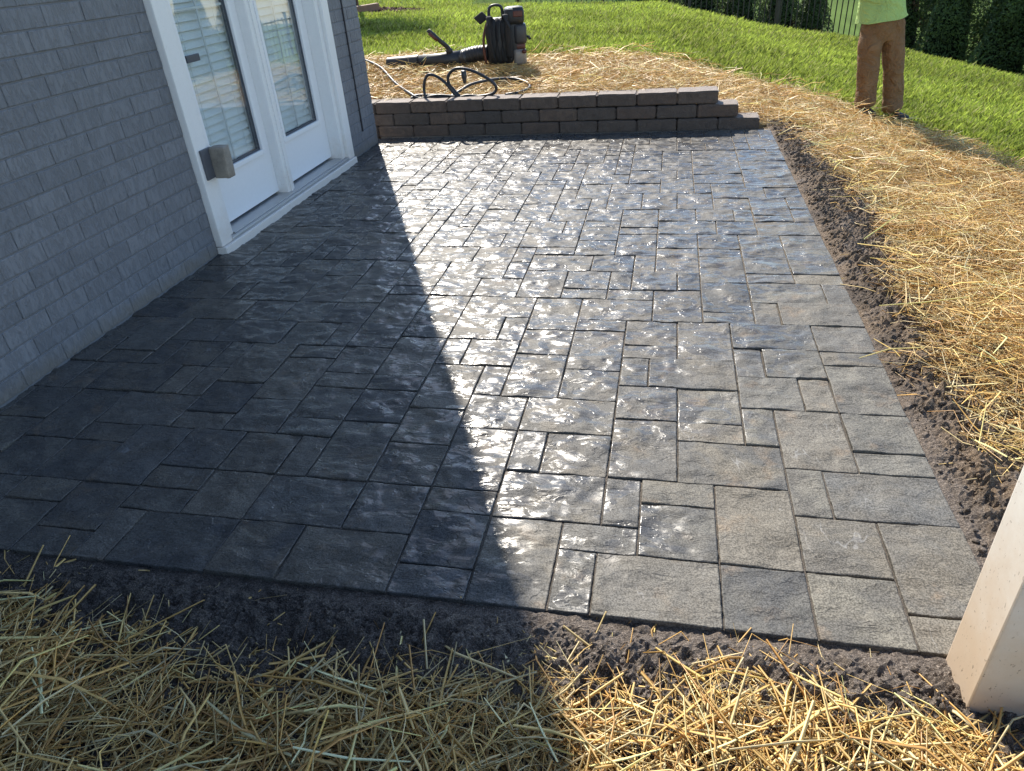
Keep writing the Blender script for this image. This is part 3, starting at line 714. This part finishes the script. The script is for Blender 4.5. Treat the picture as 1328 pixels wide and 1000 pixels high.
# bed behind the retaining wall
def p_back(X, Y):
    g = -lawn_d(X, Y); p = np.clip((g+.12)/.3, 0, 1)
    ok = (Y > 5.03+.03*vnoise(X, Y, 10, 47)) | (X > 3.14)
    return p*ok*np.where((X < .0) & (Y < 4.75), 0, 1)
X, Y = sample(31000, (-1.6, 5.0), (4.95, 7.5), p_back); n = len(X)
thick = .02+.05*vnoise(X, Y, 3, 48)
Z = T(X, Y)+.006+thick*RNG.random(n)**.8
L = np.clip(RNG.lognormal(-2.15, .4, n), .04, .28); Wd = RNG.uniform(.003, .0068, n)
me = strands(np.stack([X, Y, Z], 1), RNG.uniform(0, 2*math.pi, n), RNG.normal(0, .2, n), L, Wd, RNG.normal(0, .30, n)*np.where(RNG.random(n) < .25, 2.6, 1), straw_tint(n))
tag(link('straw', me, M['straw']), 'golden straw covering the bed behind the retaining wall', 'straw', kind='stuff')

toplayer(2200, (-1.6, 5.0), (5.05, 7.4), p_back, .03, 'long pale loose stalks on top of the straw behind the retaining wall')

# ---------------------------------------------------------------- lawn
def blades(X, Y, h, w, tint):
    n = len(X); yaw = RNG.uniform(0, 2*math.pi, n); lean = RNG.uniform(.1, .75, n)*h; ly = RNG.uniform(0, 2*math.pi, n)
    lx, lyy = np.cos(ly)*lean+h*.12, np.sin(ly)*lean-h*.1
    sx, sy = np.cos(yaw)*w*.5, np.sin(yaw)*w*.5; z = T(X, Y)-.01
    V = np.stack([np.stack([X-sx, Y-sy, z], 1), np.stack([X+sx, Y+sy, z], 1),
                  np.stack([X+lx*.34+sx*.9, Y+lyy*.34+sy*.9, z+h*.6], 1), np.stack([X+lx, Y+lyy, z+h*.95], 1)], 1).reshape(-1, 3)
    F = np.array([[0, 1, 2], [0, 2, 3]])[None]+(np.arange(n)*4)[:, None, None]
    return np_mesh('lawn_grass', V, F.reshape(-1, 3), np.repeat(tint, 4, 0), False)
def p_lawn(X, Y):
    d = lawn_d(X, Y); p = np.clip((d+.10)/.45, 0, 1)
    worn = np.exp(-(((X-3.75)/.60)**2+((Y-7.35)/.24)**2))                    # scuffed bare strip beside the person
    bed = ((X+3.0)/1.1)**2+((Y-12.5)/.55)**2 < 1
    vis_ = (X-2.42)*1.0 < (Y+1.1)*1.05+1
    return p*(1-.9*worn)*(~bed)*vis_*np.clip(9.0/np.hypot(X-2.4, Y+1.1), .35, 1)
Xs = []; Ys = []
for n, xs, ys in ((305000, (-5, 8.5), (6.3, 13.5)), (70000, (4.4, 8.5), (2.0, 6.5)), (150000, (-9, 9), (13.5, 24))):
    a, b = sample(n, xs, ys, p_lawn); Xs.append(a); Ys.append(b)
X = np.concatenate(Xs); Y = np.concatenate(Ys); n = len(X); dist = np.hypot(X-2.4, Y+1.1)
cl = vnoise(X, Y, 2.2, 51)*.6+vnoise(X, Y, 7, 52)*.4
h = RNG.uniform(.040, .095, n)*(.45+1.0*cl)*np.clip(lawn_d(X, Y)/.5+.35, .35, 1); w = RNG.uniform(.005, .009, n)*np.clip(dist/9, .9, 1.8)
gc = np.array([[.29, .37, .055]])*(1-cl[:, None]*.35)+np.array([[.43, .47, .10]])*(cl[:, None]*.35)
gc = gc*RNG.uniform(.30, 1.35, (n, 1))*(.55+.6*vnoise(X, Y, 1.1, 53)[:, None]+.35*vnoise(X, Y, .45, 54)[:, None]); pale = RNG.random(n) < .13; gc[pale] = np.array([.36, .36, .14])*RNG.uniform(.7, 1.1, (pale.sum(), 1))
me = blades(X, Y, h, w, gc); grass = link('lawn_grass', me, M['grass']); tag(grass, 'sunlit green lawn grass beyond the straw', 'grass', kind='stuff')

# ---------------------------------------------------------------- trees
def leaf_cloud(P, N, size, tint, stretch=1.6):
    n = len(P); a = np.cross(N, RNG.normal(size=(n, 3))); a /= np.linalg.norm(a, axis=1)[:, None]+1e-6; b = np.cross(N, a); b /= np.linalg.norm(b, axis=1)[:, None]+1e-6
    s = size[:, None]
    V = np.stack([P-a*s*.5, P-b*s*.28*stretch*.5+a*0, P+a*s*.7, P+b*s*.28*stretch*.5+N*s*.12], 1).reshape(-1, 3)
    F = np.array([[0, 1, 2, 3]])+(np.arange(n)*4)[:, None]
    return np_mesh('crown', V, F, np.repeat(tint, 4, 0), False)
def conifer(x, y, height, rad, nleaf, label, name='arborvitae_tree', group='evergreens along the fence', seed=0, base=.05):
    z0 = Tf(x, y); root = empty(name, (x, y, z0)); tag(root, label, 'tree', group)
    MB().tube([(0, 0, -.1), (.02, .01, height*.4), (0, 0, height*.85)], [.07, .05, .015], 8).build('trunk', M['bark'], root, True)
    t = RNG.random(nleaf)**.75; zz = base+t*(height-base); ang = RNG.uniform(0, 2*math.pi, nleaf)
    prof = rad*np.clip(1.05*(1-t)**.8, .03, 1)*np.clip(.55+t*6, .5, 1)
    lump = .70+.62*vnoise(ang*1.9+seed, zz*2.6, 1.0, 60+seed)
    rr = prof*lump*(1-.5*RNG.random(nleaf)**2.2)
    P = np.stack([np.cos(ang)*rr, np.sin(ang)*rr, zz], 1)
    N = np.stack([np.cos(ang), np.sin(ang), RNG.uniform(-.1, .8, nleaf)], 1)+RNG.normal(0, .5, (nleaf, 3))
    N /= np.linalg.norm(N, axis=1)[:, None]
    cm = MB(); k = 14; cm.tube([(0, 0, base+(height*.93-base)*i/k) for i in range(k+1)], [max(.02, .56*rad*min(1, 1.05*(1-i/k*.93)**.8)*min(1, .55+i/k*6)) for i in range(k+1)], 14); cm.build('foliage_core', M['leafdark'], root, True)  # solid core added to block light gaps, inner shade put into its colour
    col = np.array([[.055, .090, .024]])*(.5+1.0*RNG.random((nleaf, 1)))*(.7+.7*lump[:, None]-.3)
    br = (vnoise(ang*3, zz*4, 1.0, 70+seed) > .82) & (t < .35); col[br] = np.array([.11, .06, .03])*RNG.uniform(.6, 1.2, (br.sum(), 1))
    link('crown', leaf_cloud(P, N, RNG.uniform(.025, .056, nleaf), col), M['leaf'], root)
    return root
ord5 = ['narrow strip of dark arborvitae showing right beside the person', 'second arborvitae tree to the right of the person', 'middle tree of the five arborvitae right of the person', 'fourth arborvitae tree to the right of the person', 'arborvitae tree cut by the top right corner of the picture']
for i, (x, y, hh, rad) in enumerate(((6.35, 14.0, 2.9, .62), (6.95, 13.2, 3.0, .62), (7.55, 12.4, 2.8, .64), (8.15, 11.5, 3.0, .66), (8.7, 10.5, 2.9, .66))):
    conifer(x, y, hh, rad, 30000, ord5[i], seed=i+1)
shr = ['dark evergreen shrub behind the fence, farthest left', 'dark evergreen shrub behind the fence, second from left', 'dark evergreen shrub behind the fence, middle of the row', 'dark evergreen shrub behind the fence, second from right', 'dark evergreen shrub behind the fence, nearest the person']
for i, (x, y, hh, rad) in enumerate(((2.0, 16.3, 1.9, .85), (2.95, 16.5, 2.0, .80), (3.80, 16.6, 1.9, .75), (4.65, 16.7, 2.0, .70), (5.35, 16.8, 1.9, .5))):
    conifer(x, y, hh, rad, 14000, shr[i], 'evergreen_shrub', 'dark evergreens behind the fence', seed=i+11, base=.02)
# small tree in the mulch bed whose shade falls on the lawn
tx, ty = -3.25, 12.75; tz = Tf(tx, ty); tr = empty('small_tree', (tx, ty, tz)); tag(tr, 'slim dark trunk of a small tree in the mulch bed, top left', 'tree')
tk = MB(); tk.tube([(0, 0, -.1), (.02, 0, .9), (-.03, .02, 2.0), (0, 0, 3.2)], [.055, .045, .035, .015], 8)
for a in range(6):
    an = a*1.05; tk.tube([(0, 0, 1.7+.15*a), (math.cos(an)*.4, math.sin(an)*.4, 2.3+.15*a), (math.cos(an)*.85, math.sin(an)*.85, 2.7+.2*a)], [.022, .014, .005], 6)
tk.build('trunk', M['bark'], tr, True)
n = 9000; dv = RNG.normal(size=(n, 3)); dv /= np.linalg.norm(dv, axis=1)[:, None]; rad = RNG.random(n)**.4*(.75+.5*vnoise(np.arctan2(dv[:, 1], dv[:, 0])*2, dv[:, 2]*3, 1.2, 81))
P = dv*rad[:, None]*np.array([[1.15, 1.15, .95]])+np.array([[0, 0, 2.9]])
link('crown', leaf_cloud(P, dv, RNG.uniform(.06, .11, n), np.array([[.05, .10, .025]])*RNG.uniform(.6, 1.3, (n, 1))), M['leaf'], tr)

# mulch bed and its timber edging
n = 2600; a = RNG.uniform(0, 2*math.pi, n); q = np.sqrt(RNG.random(n)); X = -3.0+1.15*q*np.cos(a); Y = 12.5+.55*q*np.sin(a)
Z = T(X, Y)+.01+.05*RNG.random(n)*(1-q)
mt = np.array([[.10, .06, .045]])*RNG.uniform(.5, 1.8, (n, 1)); pal = RNG.random(n) < .1; mt[pal] = [.30, .20, .16]
me = strands(np.stack([X, Y, Z], 1), RNG.uniform(0, 6.28, n), RNG.normal(0, .3, n), RNG.uniform(.05, .14, n), RNG.uniform(.02, .045, n), RNG.normal(0, .1, n), mt)
tag(link('mulch', me, M['mulch']), 'reddish bark mulch bed at the top left of the lawn', 'mulch', kind='stuff')
tm = MB().box(-.60, .60, -.06, .06, 0, .13, .012).build('timber_edging', M['timber']); tm.location = (-3.15, 11.98, Tf(-3.15, 11.98)-.02); tm.rotation_euler = (0, R(-3), R(38))
tag(tm, 'short weathered timber beside the mulch bed, top left', 'timber')

# ---------------------------------------------------------------- fence
F0, F1 = Vector((-.8, 15.4, 0)), Vector((7.4, 15.8, 0)); FL = (F1-F0).length; fa = math.atan2(F1.y-F0.y, F1.x-F0.x)
fence = empty('picket_fence', (F0.x, F0.y, 0), fa); tag(fence, 'black metal picket fence along the back of the lawn', 'fence')
def fz(s): p = F0+(F1-F0)*(s/FL); return Tf(p.x, p.y)
pm = bpy.data.meshes.new('picket'); b = bmesh.new(); bmesh.ops.create_cube(b, size=1)
for v in b.verts: v.co = Vector((v.co.x*.018, v.co.y*.018, v.co.z*1.50+.80))
b.to_mesh(pm); b.free(); pm.materials.append(M['fence'])
s = 0.0
while s < FL:
    o = bpy.data.objects.new('picket', pm); COL.objects.link(o); o.parent = fence; o.location = (s, 0, fz(s)); s += .105
s = 0.05
while s < FL+.1:
    z = fz(min(s, FL)); MB().box(s-.03, s+.03, -.032, .032, z-.1, z+1.62).box(s-.036, s+.036, -.038, .038, z+1.621, z+1.65).build('post', M['fence'], fence); s += 1.75
for hh in (.14, 1.30, 1.50):
    rb = MB(); k = 24
    rb.tube([(FL*i/k, 0, fz(FL*i/k)+hh) for i in range(k+1)], .016, 4); rb.build('rail', M['fence'], fence)

# ---------------------------------------------------------------- leaf blower
bx, by = .86, 6.16; bl = empty('leaf_blower', (bx, by, Tf(bx, by)+.02), math.atan2(.21, .977)); bl.scale = (1.04, 1.0, .84)
tag(bl, 'black backpack leaf blower standing on the straw at the lawn edge', 'leaf blower')
b = MB(); b.box(-.155, .09, -.09, .10, .03, .50, .05)
for v in b.bm.verts:
    k = 1-.30*max(0, (v.co.z-.32)/.2)**2; v.co.x = (v.co.x+.03)*k-.03
body = b.build('body', M['black_plastic'], bl, True)
for i, xx in enumerate((-.105, -.055, -.005, .045)):
    MB().tube([(xx, -.088, .06), (xx-.004, -.105, .16), (xx, -.108, .30), (xx*.9, -.10, .42), (xx*.8, -.07, .50)], .017, 8, True, .5).build('back_pad_rib', M['black_fabric'], body, True)
MB().tube(spline([(-.165, -.07, .05), (-.178, -.08, .18), (-.172, -.08, .33), (-.135, -.07, .46), (-.10, -.05, .51)], 5), .012, 8).build('frame_edge', M['orange'], bl, True)
for s_, pts in enumerate(([(-.10, -.07, .50), (-.115, -.15, .52), (-.13, -.16, .40), (-.12, -.13, .22), (-.10, -.10, .10)], [(.02, -.07, .50), (.03, -.15, .53), (.045, -.165, .42), (.05, -.14, .24), (.05, -.10, .10)])):
    MB().tube(spline(pts, 6), .026, 8, True, .35).build('shoulder_strap', M['black_fabric'], bl, True)
MB().tube(spline([(-.115, 0, .50), (-.105, 0, .60), (-.05, 0, .625), (.0, 0, .60), (.01, 0, .50)], 6), .014, 8).build('carry_handle', M['black_plastic'], bl, True)
b = MB(); b.box(-.05, .05, -.02, .02, -.045, .045, .012, Matrix.Translation((-.185, -.03, .51)) @ Matrix.Rotation(R(-38), 4, 'Y')); b.build('strap_pad', M['black_fabric'], bl, True)
MB().box(.03, .15, -.06, .09, .06, .50, .03).build('fan_housing', M['black_plastic'], bl, True)
eng = MB().box(.02, .20, -.08, .10, .42, .60, .045).build('engine_cover', M['black_plastic'], bl, True)
MB().box(.10, .185, -.084, -.074, .50, .56, .008).build('badge', M['orange'], eng)
MB().box(.03, .10, -.085, -.078, .575, .592, .004).build('sticker', M['silver'], eng)
MB().box(.095, .215, -.07, .10, .22, .43, .035).build('air_filter_box', M['grey_plastic'], bl, True)
MB().box(.095, .20, -.06, .09, .165, .235, .02).build('carburettor', M['orange'], bl, True)
tank = MB().box(.085, .205, -.08, .10, .01, .175, .03).build('fuel_tank', M['tank'], bl, True)
MB().tube([(.185, -.085, .15), (.185, -.11, .155)], .022, 12).build('fuel_cap', M['orange'], tank, True)
MB().tube([(.205, 0, .30), (.235, -.02, .285), (.245, -.02, .26)], .014, 8).build('side_lever', M['black_plastic'], bl, True)
# tube: bellows, swivel, pipe, nozzle
ax = [(-.14, .0, .15), (-.25, .02, .145), (-.36, .05, .115)]
pts = spline(ax, 14); rads = [.074+.006*math.sin(i*2.3) for i in range(len(pts))]
MB().tube(pts, rads, 16, True, 1.15).build('bellows', M['black_plastic'], bl, True)
MB().tube([(-.335, .045, .125), (-.40, .06, .112)], [.080, .074], 16).build('clamp', M['grey_plastic'], bl, True)
pipe = MB(); pipe.tube([(-.39, .055, .11), (-.60, .10, .092), (-.86, .16, .080)], [.070, .066, .063], 18, True, 1.2); pipe = pipe.build('blower_pipe', M['black_plastic'], bl, True)
nz = MB(); nz.tube([(-.80, .145, .083), (-.84, .155, .081), (-1.10, .21, .072)], [.069, .069, .066], 18, False, 1.2); nz.tube([(-1.10, .21, .072), (-1.08, .205, .073), (-.9, .16, .08)], [.066, .058, .055], 18, False, 1.2)
nz.build('nozzle', M['black_plastic'], bl, True)
hd = MB(); hd.tube(spline([(-.50, .07, .165), (-.515, .05, .23), (-.58, .03, .31), (-.675, .02, .425)], 5), [.032]*4+[.022]*6+[.021]*6, 10); hd.build('throttle_handle', M['black_plastic'], bl, True)
MB().tube([(-.665, -.004, .395), (-.60, .006, .315)], [.018, .014], 8).build('throttle_trigger', M['orange'], bl, True)
MB().tube([(-.50, .075, .10), (-.50, .075, .175)], [.045, .030], 10).build('handle_bracket', M['black_plastic'], bl, True)

# ---------------------------------------------------------------- hose
def hp(px, py, lift=0.02):
    d = fw+cr*((px-664)/FPX)-cu*((py-500)/FPX); t = 3.0
    while t < 14:
        P = CAM+d*t
        if P.z < Tf(P.x, P.y)+lift+.03: return P
        t += .01
    return CAM+d*10
hpts = [(466, 76, .03), (474, 78, .03), (494, 88, .03), (513, 108, .03), (533, 122, .03), (545, 128, .02), (566, 124, .03), (585, 125, .03), (594, 127, .02), (606, 124, .02), (622, 125, .02), (640, 121, .06), (643, 112, .16), (631, 101, .26), (610, 91, .32), (592, 89, .32), (582, 97, .26), (582, 108, .16), (589, 117, .06), (597, 126, .02), (590, 122, .05), (578, 108, .18), (566, 99, .24), (556, 97, .25), (551, 104, .20), (550, 118, .08), (552, 131, .05), (540, 133, .02), (534, 128, .02), (541, 124, .02), (560, 124, .02), (580, 127, .02), (596, 118, .03), (612, 109, .05), (640, 103, .05), (665, 102, .04), (683, 107, .03), (687, 113, .02), (676, 119, .02), (655, 123, .02)]
cp = [hp(*p) for p in hpts]
hose = empty('hose', tuple(cp[8])); tag(hose, 'black rubber hose in loose loops on the straw behind the retaining wall', 'hose')
hm = MB().tube([p-cp[8] for p in spline(cp, 7)], .0125, 8).build('hose_line', M['hose'], hose, True)
a = hp(601, 92, .30)-cp[8]; c = hp(603, 108, .12)-cp[8]
MB().tube([a, a.lerp(c, .5), c], [.022, .022, .013], 10).build('hose_fitting', M['grey_plastic'], hose, True)

# ---------------------------------------------------------------- person
def lean(v): return (v[0]-.175*max(0, v[2]-.05), v[1], v[2])
def skinned(name, verts, edges, rad, mat, parent, sub=2, wr=0.0, wscale=6):
    verts = [lean(v) for v in verts]
    me = bpy.data.meshes.new(name); me.from_pydata(verts, edges, []); o = link(name, me, mat, parent)
    sk = o.modifiers.new('skin', 'SKIN'); sk.use_smooth_shade = True
    lay = me.skin_vertices[0].data if me.skin_vertices else None
    if lay is None:
        bm = bmesh.new(); bm.from_mesh(me); bm.verts.layers.skin.verify(); bm.to_mesh(me); bm.free(); lay = me.skin_vertices[0].data
    for i, r_ in enumerate(rad):
        lay[i].radius = r_ if isinstance(r_, tuple) else (r_, r_)
    lay[0].use_root = True
    sb = o.modifiers.new('sub', 'SUBSURF'); sb.levels = sub; sb.render_levels = sub
    if wr:
        tx_ = bpy.data.textures.new(name+'_fold', 'CLOUDS'); tx_.noise_scale = 1/wscale; tx_.noise_depth = 3
        dm = o.modifiers.new('folds', 'DISPLACE'); dm.texture = tx_; dm.strength = wr; dm.mid_level = .5
    return o
gL, gR = Tf(4.22, 6.33), Tf(4.49, 6.36)
zb = (gL+gR)/2; pr = empty('person', (4.335, 6.35, zb), math.atan2(.34, .94))
tag(pr, 'person in a lime shirt and brown trousers standing on the straw by the lawn', 'person')
zl, zr_ = gL-zb+.02, gR-zb+.02
# bare body underneath, arms bent in front with the hands together
body_v = [(0, 0, .80), (0, .0, .95), (0, .0, 1.12), (0, .01, 1.28), (0, .01, 1.38), (0, -.005, 1.45), (0, -.02, 1.53), (0, -.03, 1.60), (0, -.02, 1.67),
          (-.15, .01, 1.34), (-.215, .02, 1.22), (-.235, .01, 1.07), (-.18, -.14, 1.16), (-.10, -.22, 1.25),
          (.15, .01, 1.34), (.215, .02, 1.22), (.245, .02, 1.07), (.18, -.14, 1.17), (.10, -.22, 1.26),
          (-.09, 0, .74), (-.11, -.01, .40), (-.125, .01, zl+.10), (-.13, -.03, zl+.05), (.09, 0, .74), (.12, -.01, .40), (.14, .01, zr_+.10), (.145, -.03, zr_+.05)]
body_e = [(0, 1), (1, 2), (2, 3), (3, 4), (4, 5), (5, 6), (6, 7), (7, 8), (4, 9), (9, 10), (10, 11), (11, 12), (12, 13), (4, 14), (14, 15), (15, 16), (16, 17), (17, 18), (0, 19), (19, 20), (20, 21), (21, 22), (0, 23), (23, 24), (24, 25), (25, 26)]
body_r = [(.13, .10), (.13, .10), (.14, .10), (.15, .10), (.09, .08), .055, (.07, .085), (.078, .095), (.06, .07),
          .06, .05, .042, .036, .028, .06, .05, .042, .036, .028, .085, .06, .04, .035, .085, .06, .04, .035]
skinned('body', body_v, body_e, body_r, M['skin'], pr)
for sgn, base in ((-1, Vector((-.10, -.22, 1.25))), (1, Vector((.10, -.22, 1.26)))):
    hv = [base, base+Vector((-sgn*.04, -.05, .01))]; he = [(0, 1)]; hr = [.026, (.034, .018)]
    for k in range(4):
        o0 = Vector((0, -.012+.004*k, .027-.018*k)); i0 = len(hv); ln = (.036, .04, .038, .03)[k]
        hv += [hv[1]+o0+Vector((-sgn*.025, -.012, 0)), hv[1]+o0+Vector((-sgn*(.025+ln), -.006, -.002)), hv[1]+o0+Vector((-sgn*(.03+ln), .022, -.004))]; he += [(1, i0), (i0, i0+1), (i0+1, i0+2)]; hr += [.010, .009, .008]
    i0 = len(hv); hv += [hv[0]+Vector((-sgn*.02, -.035, .035)), hv[0]+Vector((-sgn*.05, -.06, .045))]; he += [(0, i0), (i0, i0+1)]; hr += [.012, .009]
    skinned('hand', [tuple(v) for v in hv], he, hr, M['skin'], pr, 1)
MB().blob(lean((0, -.012, 1.645)), (.088, .10, .085), 3, .12, 4).build('hair', M['hair'], pr, True)
for sx_ in (-1, 1):
    MB().blob(lean((sx_*.03, -.122, 1.595)), (.011, .008, .008), 2).build('eye', M['hair'], pr, True)
    MB().blob(lean((sx_*.083, -.02, 1.585)), (.012, .022, .032), 2).build('ear', M['skin'], pr, True)
MB().blob(lean((0, -.128, 1.565)), (.014, .018, .024), 2).build('nose', M['skin'], pr, True)
MB().blob(lean((0, -.116, 1.528)), (.024, .008, .007), 2).build('mouth', M['orange'], pr, True)
pv = [(0, .0, .80), (0, 0, .90), (-.095, 0, .70), (-.112, -.012, .56), (-.118, -.018, .42), (-.122, -.004, .26), (-.130, .0, zl+.11), (-.134, -.006, zl+.03),
      (.095, 0, .70), (.115, -.014, .56), (.125, -.02, .42), (.134, -.004, .26), (.142, .0, zr_+.11), (.148, -.008, zr_+.03)]
pe = [(0, 1), (0, 2), (2, 3), (3, 4), (4, 5), (5, 6), (6, 7), (0, 8), (8, 9), (9, 10), (10, 11), (11, 12), (12, 13)]
prr = [(.175, .135), (.172, .13), (.105, .115), (.097, .105), (.086, .098), (.082, .094), (.085, .096), (.088, .10), (.105, .115), (.097, .105), (.087, .098), (.083, .094), (.087, .098), (.092, .104)]
skinned('trousers', pv, pe, prr, M['pants'], pr, 3, .028, 9)
sh = MB()
zs_ = [.835, .85, .875, .92, .98, 1.05, 1.12, 1.20, 1.28, 1.34, 1.385, 1.43]; rs_ = [.166, .164, .158, .153, .149, .147, .146, .145, .140, .122, .092, .062]
sh.tube([(0, 0, z_) for z_ in zs_], rs_, 28, False, 1.32)
for k_ in (-1, 1): sh.tube([(k_*.11, .01, 1.35), (k_*.17, .012, 1.335), (k_*.215, .02, 1.22), (k_*.238, .02, 1.12)], [.07, .088, .082, .084], 16, False)
for v in sh.bm.verts:
    v.co = Vector(lean(v.co)); k_ = noise.noise(v.co*7+Vector((2, 5, 1)))*.014+noise.noise(Vector((v.co.x*16, v.co.y*16, v.co.z*4)))*.010
    v.co += Vector((v.co.x, v.co.y, 0)).normalized()*k_
    if v.co.z < .845: v.co.z += .03*noise.noise(v.co*6)+v.co.x*.10
shirt = sh.build('shirt', M['shirt'], pr, True); shirt.modifiers.new('sub', 'SUBSURF').render_levels = 2
for sx_, zz, px_ in ((-1, zl, -.132), (1, zr_, .146)):
    bt = MB(); bt.box(px_-.052, px_+.052, -.17, .10, zz-.03, zz+.055, .03); 
    for v in bt.bm.verts: v.co.z -= max(0, (-v.co.y-.03)*.22)*(v.co.z > zz); v.co.x += sx_*max(0, -v.co.y)*.18
    bt.tube([(px_, .03, zz+.03), (px_, .02, zz+.16)], [.055, .05], 12)
    boot = bt.build('boot', M['boot'], pr, True)
    so = MB().box(px_-.056, px_+.056, -.175, .105, zz-.046, zz-.026, .006)
    for v in so.bm.verts: v.co.x += sx_*max(0, -v.co.y)*.18
    so.build('sole', M['black_plastic'], boot)
